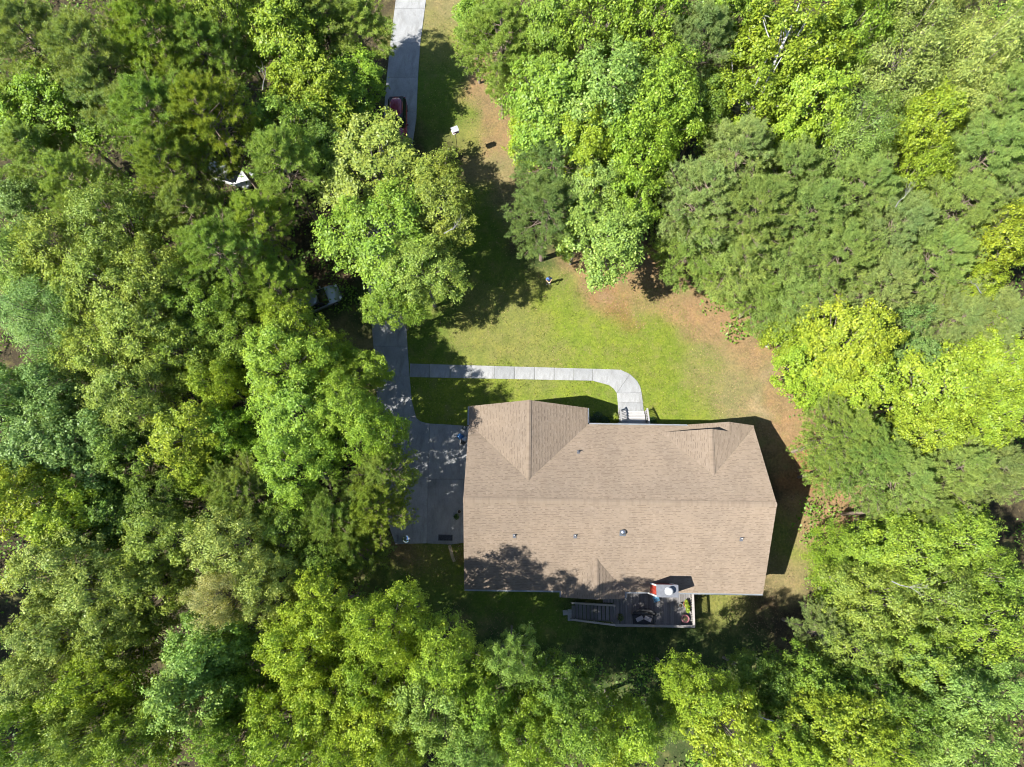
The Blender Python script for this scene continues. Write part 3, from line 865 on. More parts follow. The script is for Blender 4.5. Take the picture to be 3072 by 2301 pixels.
# ================================================================== parked cars
def make_car(name, label, loc, heading, paint, L=4.6, W=1.8, Hh=1.6, suv=True):
    """front points along +x before turning by heading"""
    root = tag(empty(name, loc, heading), label, 'car', 'cars parked by the drive')
    hw = W / 2
    # lower body: stations from the nose to the tail (x, half width, bottom, shoulder height, hood or deck height)
    zb = .62 * Hh / 1.6 + .08; hood = .98 if suv else .86
    rear_top = hood + .05
    st = [(L / 2, hw * .62, .34, .50, .58), (L / 2 - .10, hw * .82, .26, .62, .70), (L / 2 - .35, hw * .94, .24, .74, hood - .12), (L / 2 - .8, hw * .985, .24, .80, hood - .03),
          (L / 2 - 1.35, hw, .24, .86, hood + .02), (.3, hw, .24, .88, hood + .03), (-.9, hw, .24, .88, hood + .03), (-L / 2 + .55, hw * .985, .26, .88, rear_top), (-L / 2 + .14, hw * .92, .30, .80, rear_top - .06), (-L / 2, hw * .80, .38, .66, rear_top - .2)]
    vs = []; n = 11
    for (x, w, b0, sh, tp) in st:
        ring = [(-w * .86, b0), (-w * .985, b0 + .14), (-w, (b0 + sh) / 2), (-w * .985, sh), (-w * .90, tp - .03), (0, tp + .035),
                (w * .90, tp - .03), (w * .985, sh), (w, (b0 + sh) / 2), (w * .985, b0 + .14), (w * .86, b0)]
        bow = .0
        vs += [(x - (abs(y) / hw) ** 2 * (.22 if x > L / 2 - .4 else (-.12 if x < -L / 2 + .3 else 0)), y, z) for y, z in ring]
    fs = []
    for i in range(len(st) - 1):
        for k in range(n - 1): fs.append((i * n + k, i * n + k + 1, (i + 1) * n + k + 1, (i + 1) * n + k))
        fs.append((i * n + n - 1, i * n, (i + 1) * n, (i + 1) * n + n - 1))
    fs.append(tuple(reversed(range(n)))); fs.append(tuple((len(st) - 1) * n + k for k in range(n)))
    body = MB().add(vs, fs, True).build('body', paint, root)
    bm = bmesh.new(); bm.from_mesh(body.data); bmesh.ops.recalc_face_normals(bm, faces=bm.faces); bm.to_mesh(body.data); bm.free()
    # cabin: belt outline and roof outline
    xc = L / 2 - 1.28; xr1 = xc - .78; xr2 = -L / 2 + (.42 if suv else .95); xb = -L / 2 + (.10 if suv else .45)
    zr_ = Hh; zw = hood + .02
    wb = hw * .93; wr = hw * .70
    core = [(xc - .05, wb - .03, zw - .1), (xb + .05, wb - .05, zw - .1), (xr2 + .02, wr - .02, zr_ - .05), (xr1 - .02, wr - .02, zr_ - .05)]
    MB().add([(x, y, z) for x, y, z in core] + [(x, -y, z) for x, y, z in core], [(0, 3, 2, 1), (4, 5, 6, 7), (0, 4, 7, 3), (1, 2, 6, 5), (3, 7, 6, 2), (0, 1, 5, 4)]).build('cabin', M['dark_plastic'], root)
    # roof panel, arched
    nx_, ny_ = 7, 7; rv = []
    for i in range(nx_):
        for j in range(ny_):
            u = i / (nx_ - 1); v = j / (ny_ - 1) * 2 - 1
            x = xr1 + (xr2 - xr1) * u - (.10 * v * v if u == 0 else 0) + (.08 * v * v if u == 1 else 0)
            rv.append((x, wr * v * (1 - .06 * (2 * u - 1) ** 2), zr_ - .045 * v * v - .05 * (2 * u - 1) ** 2))
    rf = [(i * ny_ + j, i * ny_ + j + 1, (i + 1) * ny_ + j + 1, (i + 1) * ny_ + j) for i in range(nx_ - 1) for j in range(ny_ - 1)]
    rv2 = [(x, y, z - .05) for x, y, z in rv]; k0 = len(rv)
    rf2 = [tuple(reversed([a + k0 for a in f_])) for f_ in rf]
    rim = [i for i in range(ny_)] + [i * ny_ + ny_ - 1 for i in range(1, nx_)] + [(nx_ - 1) * ny_ + j for j in range(ny_ - 2, -1, -1)] + [i * ny_ for i in range(nx_ - 2, 0, -1)]
    rf3 = [(rim[a], rim[(a + 1) % len(rim)], rim[(a + 1) % len(rim)] + k0, rim[a] + k0) for a in range(len(rim))]
    roof = MB().add(rv + rv2, rf + rf2 + rf3, True).build('roof', paint, root)
    bm = bmesh.new(); bm.from_mesh(roof.data); bmesh.ops.recalc_face_normals(bm, faces=bm.faces); bm.to_mesh(roof.data); bm.free()
    if suv:
        for s in (-1, 1):
            MB().tube([(xr1 - .15, s * wr * .9, zr_ - .03), (xr1 - .25, s * wr * .9, zr_ + .035), (xr2 + .35, s * wr * .9, zr_ + .03), (xr2 + .25, s * wr * .9, zr_ - .04)], .02, 6).build('roof_rail', M['black_metal'], roof)
    def pane(name, q, thick=.012):
        q = [Vector(p) for p in q]; nn = (q[1] - q[0]).cross(q[3] - q[0]).normalized() * thick
        return MB().add(q + [p + nn for p in q], [(0, 1, 2, 3), (7, 6, 5, 4), (0, 4, 5, 1), (1, 5, 6, 2), (2, 6, 7, 3), (3, 7, 4, 0)]).build(name, M['glass'], root)
    pane('windshield', [(xc, -wb * .92, zw), (xc, wb * .92, zw), (xr1 + .03, wr * .95, zr_ - .07), (xr1 + .03, -wr * .95, zr_ - .07)])
    pane('rear_window', [(xb, wb * .88, zw), (xb, -wb * .88, zw), (xr2 - .03, -wr * .92, zr_ - .09), (xr2 - .03, wr * .92, zr_ - .09)])
    for s in (-1, 1):
        for (a, b_, ta, tb) in ((xc - .22, .02, xr1 - .08, .0), (-.06, xb + .22, -.06, xr2 + .1)):
            q = [(a, s * (wb + .002), zw + .01), (b_, s * (wb + .002), zw + .01), (tb, s * (wr + .012), zr_ - .10), (ta, s * (wr + .012), zr_ - .10)]
            pane('side_window', q if s > 0 else [q[1], q[0], q[3], q[2]])
        MB().box((xc - .28, s * (hw + .09), zw + .05), (.12, .18, .13)).build('mirror', paint, root, bevel=.03)
        MB().box((L / 2 - .22, s * hw * .70, .68), (.22, .30, .14)).build('headlight', M['lens'], root, bevel=.04)
        MB().box((-L / 2 + .06, s * hw * .74, .82), (.12, .22, .2)).build('taillight', M['red_lens'], root, bevel=.03)
        for x in (L / 2 - .85, -L / 2 + .85):
            w_ = MB()
            prof = [(.20, -.09), (.31, -.10), (.335, -.06), (.335, .06), (.31, .10), (.20, .09)]
            vs_ = []; fs_ = []; n_ = 20
            for (r_, yy) in prof:
                for k in range(n_): vs_.append((x + r_ * math.cos(2 * math.pi * k / n_), s * (hw - .10) + yy, .335 + r_ * math.sin(2 * math.pi * k / n_)))
            for i in range(len(prof)):
                i2 = (i + 1) % len(prof)
                for k in range(n_): fs_.append((i * n_ + k, i2 * n_ + k, i2 * n_ + (k + 1) % n_, i * n_ + (k + 1) % n_))
            wheel = w_.add(vs_, fs_, True).build('wheel', M['rubber'], root)
            hub = MB()
            for k in range(5):
                a = 2 * math.pi * k / 5
                hub.bar((x, s * (hw - .02), .335), (x + .20 * math.cos(a), s * (hw - .02), .335 + .20 * math.sin(a)), .05, .04, up=(0, 1, 0))
            hub.build('rim', M['metal'], wheel)
    MB().box((L / 2 - .03, 0, .42), (.10, W * .60, .18)).build('bumper', M['dark_plastic'], root, bevel=.03)
    MB().box((-L / 2 + .02, 0, .46), (.10, W * .66, .2)).build('bumper', M['dark_plastic'], root, bevel=.03)
    MB().box((L / 2 - .03, 0, .62), (.06, W * .42, .12)).build('grille', M['black_metal'], root, bevel=.02)
    return root
p = P(1191, 284, 1.55)
make_car('parked_car', 'dark maroon car on the drive, half hidden by the large oak', (p.x, p.y - 2.2, .055), R(-90 + 2), M['maroon_paint'], 4.65, 1.84, 1.66, True)
p = P(1019, 872, .75); hd = R(24)
x_, y_ = p.x - 2.25 * math.cos(hd), p.y - 2.25 * math.sin(hd)
make_car('parked_car', 'silver car parked under the trees beside the drive, hood showing', (x_, y_, G(x_, y_)), hd, M['silver_paint'], 4.6, 1.78, 1.47, False)
p = P(752, 545, .7); hd = R(-18)
x_, y_ = p.x - 2.0 * math.cos(hd), p.y - 2.0 * math.sin(hd)
make_car('parked_car', 'white car glimpsed through the pine boughs at upper left', (x_, y_, G(x_, y_)), hd, M['white_paint'], 4.5, 1.8, 1.6, True)

# ================================================================== person with a remote control
def make_person(loc, rz):
    J = {'pelvis': ((0, 0, .95), .135), 'waist': ((0, .0, 1.10), .125), 'chest': ((0, -.01, 1.30), .15), 'neck0': ((0, .0, 1.47), .075), 'neck1': ((0, -.03, 1.53), .058),
         'head0': ((0, -.05, 1.61), .085), 'head1': ((0, -.055, 1.70), .088), 'head2': ((0, -.045, 1.76), .06)}
    E = [('pelvis', 'waist'), ('waist', 'chest'), ('chest', 'neck0'), ('neck0', 'neck1'), ('neck1', 'head0'), ('head0', 'head1'), ('head1', 'head2')]
    for s, t in ((-1, 'l'), (1, 'r')):
        J.update({'sh' + t: ((s * .19, .0, 1.43), .075), 'el' + t: ((s * .26, -.02, 1.15), .046), 'wr' + t: ((s * .10, -.27, 1.13), .030), 'pa' + t: ((s * .085, -.335, 1.13), .030),
                  'hip' + t: ((s * .10, 0, .88), .095), 'kn' + t: ((s * .12, -.01, .48), .062), 'an' + t: ((s * .13, .02, .09), .042), 'to' + t: ((s * .15, -.15, .045), .036)})
        E += [('chest', 'sh' + t), ('sh' + t, 'el' + t), ('el' + t, 'wr' + t), ('wr' + t, 'pa' + t), ('pelvis', 'hip' + t), ('hip' + t, 'kn' + t), ('kn' + t, 'an' + t), ('an' + t, 'to' + t)]
        for k in range(4):
            a = 'f%d%s' % (k, t); b_ = 'g%d%s' % (k, t)
            J[a] = ((s * (.088 - .004 * k), -.365 - .004 * (k % 2), 1.158 - .019 * k), .010); J[b_] = ((s * .055, -.385 + .004 * k, 1.155 - .019 * k), .008)
            E += [('pa' + t, a), (a, b_)]
        J['t' + t] = ((s * .06, -.31, 1.165), .011); J['u' + t] = ((s * .035, -.335, 1.175), .009)
        E += [('pa' + t, 't' + t), ('t' + t, 'u' + t)]
    names = list(J)
    me = bpy.data.meshes.new('body')
    me.from_pydata([J[k][0] for k in names], [(names.index(a), names.index(b_)) for a, b_ in E], [])
    o = bpy.data.objects.new('body', me); COL.objects.link(o)
    md = o.modifiers.new('skin', 'SKIN'); md.use_smooth_shade = True
    o.modifiers.new('sub', 'SUBSURF').levels = 1
    for i, k in enumerate(names):
        sv = me.skin_vertices[0].data[i]; r_ = J[k][1]
        sv.radius = (r_, r_ * (.72 if k in ('chest', 'waist', 'pelvis') else 1.0)); sv.use_root = (k == 'pelvis')
    bpy.context.view_layer.update()
    ev = o.evaluated_get(bpy.context.evaluated_depsgraph_get())
    m2 = bpy.data.meshes.new_from_object(ev)
    bpy.data.objects.remove(o, do_unlink=True)
    m2.name = 'body'
    for k in ('skin', 'shirt', 'trousers', 'shoe'): m2.materials.append(M[k])
    for pl in m2.polygons:
        c = pl.center
        if c.z < .10: pl.material_index = 3
        elif c.z < .98: pl.material_index = 2
        elif c.z < 1.49 and c.y > -.14 and not (c.z < 1.30 and abs(c.x) > .16 and c.z < 1.22): pl.material_index = 1
        else: pl.material_index = 0
    root = tag(empty('person', loc, rz), 'person in a blue shirt and dark trousers standing at the lawn edge holding a controller', 'person')
    link(bpy.data.objects.new('body', m2), root)
    # hair cap, face and ears
    hv = MB(); n = 14; prof = [(.098, 1.665), (.103, 1.70), (.100, 1.75), (.078, 1.80), (.04, 1.825), (.005, 1.83)]
    hv.lathe((0, -.035, 0), prof, n, squash=1.12); hv.build('hair', M['hair'], root)
    for s in (-1, 1):
        MB().lathe((s * .032, -.136, 1.655), [(.012, -.01), (.014, 0), (.006, .01)], 8).build('eye', M['hair'], root)
        MB().lathe((s * .088, -.04, 1.63), [(.012, -.03), (.018, 0), (.010, .03)], 8).build('ear', M['skin'], root)
    MB().box((0, -.145, 1.62), (.025, .035, .05)).build('nose', M['skin'], root, bevel=.008)
    MB().box((0, -.133, 1.575), (.05, .012, .014)).build('mouth', M['red_box'], root, bevel=.003)
    return root
p = P(1645, 851, 0)
make_person((p.x, p.y, G(p.x, p.y)), R(4))
c = empty('remote_controller', (p.x + .02, p.y - .39, G(p.x, p.y) + 1.16), R(4))
tag(c, 'small dark controller with a pale screen held by the person', 'controller')
MB().box((0, 0, 0), (.15, .09, .03)).build('case', M['dark_plastic'], c, bevel=.01)
MB().box((0, .03, .03), (.13, .012, .07), rx=-.5).build('screen', M['lens'], c)
for s in (-1, 1): MB().tube([(s * .045, -.01, .01), (s * .045, -.01, .035)], .006, 6).build('stick', M['black_metal'], c)

# ================================================================== birdhouse on its pole
b0 = P(1364, 386, 4.55)
bh = tag(empty('birdhouse', (b0.x, b0.y, G(b0.x, b0.y)), R(24)), 'white-roofed birdhouse with red end on a tall thin pole on the lawn', 'birdhouse')
bh.scale = (.84, .84, 1)
MB().tube([(0, 0, -.3), (0, 0, 4.15)], .032, 8).build('pole', M['metal'], bh)
MB().box((0, 0, 4.12), (.72, .62, .04)).build('base', M['white_trim'], bh)
MB().add([(-.3, -.24, 4.14), (.3, -.24, 4.14), (.3, .24, 4.14), (-.3, .24, 4.14), (-.3, -.24, 4.46), (.3, -.24, 4.46), (.3, .24, 4.46), (-.3, .24, 4.46), (-.3, 0, 4.64), (.3, 0, 4.64)],
         [(0, 1, 5, 4), (2, 3, 7, 6), (1, 2, 6, 9, 5), (3, 0, 4, 8, 7), (4, 5, 9, 8), (6, 7, 8, 9)]).build('box', M['red_box'], bh)
for s in (-1, 1):
    MB().box((0, s * .165, 4.575), (.74, .40, .025), rx=-s * .62).build('roof', M['bird_white'], bh)
for i in range(3):
    for k in range(2):
        MB().lathe((0, 0, 0), [(.04, 0), (.04, .01)], 10).build('entry_hole', M['black_metal'], bh, loc=(-.2 + i * .2, -.248, 4.24 + k * .14)).rotation_euler = (R(90), 0, 0)

# ================================================================== things around the drive
p = P(1218.5, 1617, .85)
t = tag(empty('trash_can', (p.x, p.y, .05)), 'round steel trash can with shiny domed lid on the drive', 'trash can')
MB().lathe((0, 0, 0), [(.25, .0), (.27, .1), (.275, .12), (.29, .5), (.30, .72)], 24).build('can', M['metal'], t)
MB().lathe((0, 0, .72), [(.33, 0), (.335, .03), (.30, .09), (.22, .155), (.11, .19), (.04, .20)], 28).build('lid', M['steel_bright'], t)
MB().tube([(-.06, 0, .90), (-.05, 0, .96), (.05, 0, .96), (.06, 0, .90)], .012, 6).build('lid_handle', M['metal'], t)
for s in (-1, 1): MB().tube([(s * .29, -.07, .55), (s * .34, -.06, .57), (s * .34, .06, .57), (s * .29, .07, .55)], .012, 6).build('side_handle', M['metal'], t)
p = P(1193, 1616, .3)
t = tag(empty('plant_stand', (p.x, p.y, .05)), 'dark hooped wire stand beside the steel trash can', 'stand')
MB().tube([(0, -.3, 0), (.06, -.2, .55), (.08, 0, .7), (.06, .2, .55), (0, .3, 0)], .014, 6).build('hoop', M['black_metal'], t)
MB().tube([(-.2, -.3, .01), (0, -.3, .01), (0, .3, .01), (-.2, .3, .01)], .014, 6).build('foot', M['black_metal'], t)

p = P(1336.5, 1613, .45)
t = tag(empty('slatted_rack', (p.x, p.y, .05), R(-1)), 'black slatted metal rack near the south end of the drive', 'rack')
for k in range(13): MB().box((-.54 + k * .09, 0, .45), (.035, .44, .02)).build('slat', M['black_metal'], t)
for s in (-1, 1):
    MB().box((0, s * .23, .45), (1.2, .035, .06)).build('side_bar', M['black_metal'], t)
    MB().box((s * .585, 0, .45), (.035, .44, .06)).build('end_bar', M['black_metal'], t)
    for q in (-1, 1): MB().box((s * .57, q * .21, .22), (.04, .04, .44)).build('leg', M['black_metal'], t)
MB().box((0, 0, .16), (1.1, .40, .02)).build('shelf', M['black_metal'], t)

def lumpy(name, label, cat, loc, r_, sq, mat, seed, group=None, flat=.6):
    rr = random.Random(seed)
    bm = bmesh.new(); bmesh.ops.create_icosphere(bm, subdivisions=3, radius=1)
    ph = [rr.uniform(0, 6) for _ in range(6)]
    for v in bm.verts:
        c = v.co; k = 1 + .14 * math.sin(c.x * 4 + ph[0]) * math.cos(c.y * 5 + ph[1]) + .08 * math.sin(c.z * 9 + ph[2] + c.x * 6) + .05 * math.sin(c.y * 14 + ph[3])
        v.co = Vector((c.x * r_ * k * sq, c.y * r_ * k, max(-.45 * r_ * flat, c.z * r_ * flat * k)))
    for f_ in bm.faces: f_.smooth = True
    me = bpy.data.meshes.new(name); bm.to_mesh(me); bm.free(); me.materials.append(mat)
    o = link(bpy.data.objects.new(name, me)); o.location = (loc[0], loc[1], loc[2] + .45 * r_ * flat)
    tag(o, label, cat, group)
    return o
for (px, py, r_, mat, seed, lab) in ((1380, 1309, .26, 'blue_tarp', 3, 'crumpled blue bag by the garage wall'), (1395, 1318, .22, 'grey_bag', 5, 'shiny pale grey bag right against the garage wall'), (1389, 1326, .20, 'dark_plastic', 8, 'small dark bag just below the pale grey one')):
    p = P(px, py, .2); lumpy('bag', lab, 'bag', (p.x, p.y, .052), r_, 1.1, M[mat], seed, 'bags by the garage', .8)
p = P(1393, 1284, .08)
t = tag(empty('garden_hose', (p.x, p.y, .055)), 'dark green garden hose coiled at the drive corner by the garage', 'hose')
pts = []
for k in range(61):
    a = k / 60 * 2 * math.pi * 3; r_ = .17 + .012 * math.sin(a * .7)
    pts.append((r_ * math.cos(a), r_ * math.sin(a), .02 + .03 * (k // 20) + .03 * (k % 20) / 20))
MB().tube(pts, .016, 6).build('coil', simple('hose_green', (.03, .06, .035), .5), t)
MB().tube([(.17, 0, .11), (.24, .1, .05), (.26, .25, .02)], [.016, .016, .02], 6).build('nozzle', M['black_metal'], t)

LEAF_COL = {}
def leaf_cluster(n, spread, size, seed, zoff=0.0, up=.6, aspect=1.7):
    r = np.random.default_rng(seed)
    d = r.normal(size=(n, 3)); d /= np.linalg.norm(d, axis=1)[:, None]; d[:, 2] = np.abs(d[:, 2])
    c = d * np.array(spread) * (.5 + .5 * r.random((n, 1))) + np.array([0, 0, zoff])
    nm = d * .8 + np.array([0, 0, up]) + r.normal(size=(n, 3)) * .35
    return leaf_mesh('foliage', c, nm, size * (.7 + .6 * r.random(n)), r, aspect)

def leaf_mesh(name, c, nm, size, r, aspect=1.7, mat='leaf', droop=.18):
    n = len(c)
    nm = nm / np.linalg.norm(nm, axis=1)[:, None]
    t = r.normal(size=(n, 3)); t -= nm * (t * nm).sum(1)[:, None]; t /= np.linalg.norm(t, axis=1)[:, None]
    b = np.cross(nm, t)
    s = size[:, None]
    v = np.empty((n, 4, 3), np.float32)
    v[:, 0] = c - t * s * .5
    v[:, 1] = c + b * s * .5 / aspect - t * s * .02 - nm * s * droop * .3
    v[:, 2] = c + t * s * .5 - nm * s * droop
    v[:, 3] = c - b * s * .5 / aspect - t * s * .02 - nm * s * droop * .3
    me = bpy.data.meshes.new(name)
    me.vertices.add(n * 4); me.vertices.foreach_set('co', v.ravel())
    me.loops.add(n * 4); me.loops.foreach_set('vertex_index', np.arange(n * 4, dtype=np.int32))
    me.polygons.add(n); me.polygons.foreach_set('loop_start', np.arange(0, n * 4, 4, dtype=np.int32))
    me.update(calc_edges=True)
    me.attributes.new('rnd', 'FLOAT', 'FACE').data.foreach_set('value', r.random(n).astype(np.float32))
    me.materials.append(M[mat])
    return me

def potted(label, loc, rr, hh, mat, col, n=90, spread=(.3, .3, .35), size=.14, cat='potted plant', group='pots on the deck', oval=1.0, rz=0.0, rim=None):
    t = tag(empty('potted_plant', loc, rz), label, cat, group)
    MB().lathe((0, 0, 0), [(rr * .72, 0), (rr * .78, .02), (rr * .97, hh * .85), (rr * 1.06, hh * .87), (rr * 1.06, hh), (rr * .93, hh), (rr * .9, hh * .86)], 20, squash=oval).build('pot', mat, t)
    MB().lathe((0, 0, hh * .84), [(rr * .92, 0), (rr * .6, .02), (rr * .1, .03)], 14, squash=oval).build('soil', M['soil'], t)
    if n:
        o = inst('foliage', leaf_cluster(n, spread, size, int(abs(loc[0] * 77)) + n, hh), t); o.color = (*col, 1)
    return t
p = P(1370, 1550, .35)
potted('small dark pot with a bushy green plant on the drive near the garage', (p.x, p.y, .05), .2, .34, M['grey_pot'], (.05, .09, .02), 110, (.26, .26, .3), .13, group='pots by the garage')
p = P(1378, 1535, .2)
t = potted('empty pale pot behind the bushy pot on the drive', (p.x, p.y, .05), .17, .25, M['stone'], (0, 0, 0), 0, group='pots by the garage', cat='pot')

# ================================================================== things on the deck
def DP(px, py, z=DZ): return P(px, py, z)
zd = DZ + .004
p = DP(2042, 1816.5, 1.05); potted('dark grey pot standing empty on the deck near the east rail', (p.x, p.y, zd), .19, .36, M['grey_pot'], (.03, .05, .02), 12, (.12, .12, .06), .08)
p = DP(2058.5, 1812, 1.05); potted('brown oval planter with trailing yellow-green plant against the east deck rail', (p.x, p.y, zd), .22, .34, M['terracotta'], (.17, .21, .02), 130, (.17, .42, .4), .15, oval=1.3)
p = DP(2063, 1826, 1.05); potted('upright lime plant in a narrow pot at the middle of the east deck rail', (p.x, p.y, zd), .13, .3, M['grey_pot'], (.16, .22, .015), 120, (.2, .36, .4), .15)
p = DP(2055.5, 1856, 1.1); potted('wide pink glazed pot in the south-east corner of the deck', (p.x, p.y, zd), .31, .42, M['pink_pot'], (.12, .10, .04), 14, (.14, .14, .1), .1)
p = DP(1861, 1853, 1.1); potted('potted shrub with white flowers at the top of the deck stair', (p.x, p.y, zd), .17, .3, M['dark_plastic'], (.10, .12, .04), 120, (.3, .34, .35), .12)
# loveseat with curved back
p = DP(1930, 1851, 1.1)
t = tag(empty('loveseat', (p.x, p.y, zd), R(180) + YAW), 'black cushioned loveseat with a curved back on the deck', 'loveseat')
def arc(r_, n=13, w=.95): return [(-w + 2 * w * k / (n - 1), -r_ * (1 - ((k / (n - 1) * 2 - 1) ** 2)) - .05) for k in range(n)]
MB().box((0, .16, .25), (1.72, .78, .10)).build('frame', M['black_metal'], t, bevel=.02)
for sx in (-1, 1):
    for y in (-.15, .5): MB().box((sx * .8, y, .11), (.05, .05, .22)).build('leg', M['black_metal'], t)
bk = []
for (x, y) in arc(.34): bk.append((x, y))
m = MB(); n = len(bk)
vs_ = [(x, y - .16 - .05, .24) for x, y in bk] + [(x * 1.02, y - .34, .86) for x, y in bk] + [(x * 1.0, y - .22, .88) for x, y in bk] + [(x * .97, y + .02 - .05, .24) for x, y in bk]
fs_ = []
for k in range(n - 1):
    for a in range(4):
        b_ = (a + 1) % 4; fs_.append((a * n + k, a * n + k + 1, b_ * n + k + 1, b_ * n + k))
fs_ += [(0, n, 2 * n, 3 * n), (n - 1, 4 * n - 1, 3 * n - 1, 2 * n - 1)]
o = m.add(vs_, fs_, True).build('backrest', M['black_cloth'], t)
bm = bmesh.new(); bm.from_mesh(o.data); bmesh.ops.recalc_face_normals(bm, faces=bm.faces); bm.to_mesh(o.data); bm.free()
for s in (-1, 1):
    MB().box((s * .40, .14, .38), (.74, .66, .16), rz=s * .06).build('seat_cushion', M['black_cloth'], t, bevel=.05)
    MB().box((s * .34, .12, .50), (.60, .34, .12), rz=s * .45, rx=.15).build('pillow', M['cushion'], t, bevel=.05)
    MB().tube([(s * .90, -.3, .28), (s * .93, -.15, .60), (s * .92, .3, .60), (s * .86, .52, .22)], .025, 8).build('armrest', M['black_metal'], t)
# folded chair by the chimney
p = DP(1969, 1797, 1.15)
t = tag(empty('folding_chair', (p.x, p.y, zd), R(20)), 'light blue sling folding chair beside the chimney on the deck', 'chair')
MB().add([(-.24, -.22, .38), (.24, -.22, .38), (.24, .16, .34), (-.24, .16, .34), (-.24, -.22, .35), (.24, -.22, .35), (.24, .16, .31), (-.24, .16, .31)], [(0, 1, 2, 3), (7, 6, 5, 4), (0, 4, 5, 1), (1, 5, 6, 2), (2, 6, 7, 3), (3, 7, 4, 0)]).build('seat', M['blue_sling'], t)
MB().add([(-.24, .17, .36), (.24, .17, .36), (.24, .34, .84), (-.24, .34, .84), (-.24, .19, .36), (.24, .19, .36), (.24, .36, .84), (-.24, .36, .84)], [(0, 1, 2, 3), (7, 6, 5, 4), (0, 4, 5, 1), (1, 5, 6, 2), (2, 6, 7, 3), (3, 7, 4, 0)]).build('backrest', M['blue_sling'], t)
for s in (-1, 1):
    MB().tube([(s * .27, -.28, .0), (s * .27, .14, .36), (s * .27, .37, .88)], .014, 6).build('leg', M['metal'], t)
    MB().tube([(s * .25, .30, .0), (s * .25, -.05, .30), (s * .25, -.25, .40)], .014, 6).build('leg', M['metal'], t)

# ================================================================== front bed shrubs, stump, logs, stones
def shrub(label, px, py, rad, hh, col, n, size, seed):
    p = P(px, py, hh * .6); z = G(p.x, p.y)
    t = tag(empty('shrub', (p.x, p.y, z)), label, 'shrub', 'shrubs in the front bed')
    m = MB()
    rr = random.Random(seed)
    for k in range(5):
        a = rr.uniform(0, 6.28); m.tube([(0, 0, -.05), (math.cos(a) * rad * .3, math.sin(a) * rad * .3, hh * .4), (math.cos(a) * rad * .6, math.sin(a) * rad * .6, hh * .8)], [.025, .018, .008], 5)
    m.build('stem', M['bark'], t)
    o = inst('foliage', leaf_cluster(n, (rad, rad, hh * .95), size, seed, .05), t); o.color = (*col, 1)
shrub('bright yellow-green shrub beside the left rail of the front steps', 1844, 1252, .55, .9, (.20, .24, .03), 420, .13, 4)
shrub('dark green shrub in the shade between garage and front steps', 1815, 1262, .5, .7, (.035, .07, .02), 420, .12, 5)
shrub('dark shrub with pale blossoms near the garage corner', 1795, 1248, .5, .7, (.06, .09, .04), 380, .11, 6)
shrub('low dark shrub tucked against the garage wall', 1776, 1262, .45, .6, (.03, .055, .02), 380, .11, 7)
shrub('low green shrub right of the front steps under the eave', 1958, 1264, .45, .55, (.04, .09, .02), 380, .11, 8)
def fallen(name, label, px, py, L_, r_, ang, cat):
    p = P(px, py, .15); z = G(p.x, p.y)
    t = tag(empty(name, (p.x, p.y, z), ang), label, cat)
    m = MB(); m.tube([(-L_ / 2, 0, r_ * .9), (-L_ * .2, .03, r_), (L_ * .2, -.02, r_ * .95), (L_ / 2, .02, r_ * .85)], [r_, r_ * 1.05, r_, r_ * .85], 10); m.build('bark', M['dead_wood'], t)
    for s in (-1, 1): MB().lathe((0, 0, 0), [(r_ * .72, 0), (r_ * .5, .012), (r_ * .05, .02)], 10).build('cut_end', M['retain'], t, loc=(s * L_ / 2, 0.02, r_ * .88)).rotation_euler = (0, s * R(90), 0)
fallen('log', 'grey split log lying at the wood edge by the pines', 2137, 830, 1.25, .17, R(58), 'log')
fallen('log', 'short dark log beside the split log at the wood edge', 2131, 838, .7, .13, R(80), 'log')
fallen('log', 'small weathered log end in the straw at the north-east lawn edge', 2235, 908, .7, .15, R(35), 'log')
for (px, py, r_, s, lab) in ((2301, 1036, .2, 3, 'dark round stone at the east edge of the lawn'), (2290, 1013, .11, 4, 'tiny stone just above the dark round one'), (2307, 1029, .12, 7, 'pale small stone touching the dark round one')):
    p = P(px, py, .05); o = lumpy('stone', lab, 'stone', (p.x, p.y, G(p.x, p.y) - .03), r_, 1.2, M['stone'], s, 'stones at the lawn edge')
# ================================================================== trees
def tri_mesh(name, v, rnd, mat):
    n = len(v)
    me = bpy.data.meshes.new(name)
    me.vertices.add(n * 3); me.vertices.foreach_set('co', v.astype(np.float32).ravel())
    me.loops.add(n * 3); me.loops.foreach_set('vertex_index', np.arange(n * 3, dtype=np.int32))
    me.polygons.add(n); me.polygons.foreach_set('loop_start', np.arange(0, n * 3, 3, dtype=np.int32))
    me.update(calc_edges=True)
    me.attributes.new('rnd', 'FLOAT', 'FACE').data.foreach_set('value', rnd.astype(np.float32))
    me.materials.append(M[mat])
    return me

def unit(r, n):
    d = r.normal(size=(n, 3)); return d / np.linalg.norm(d, axis=1)[:, None]

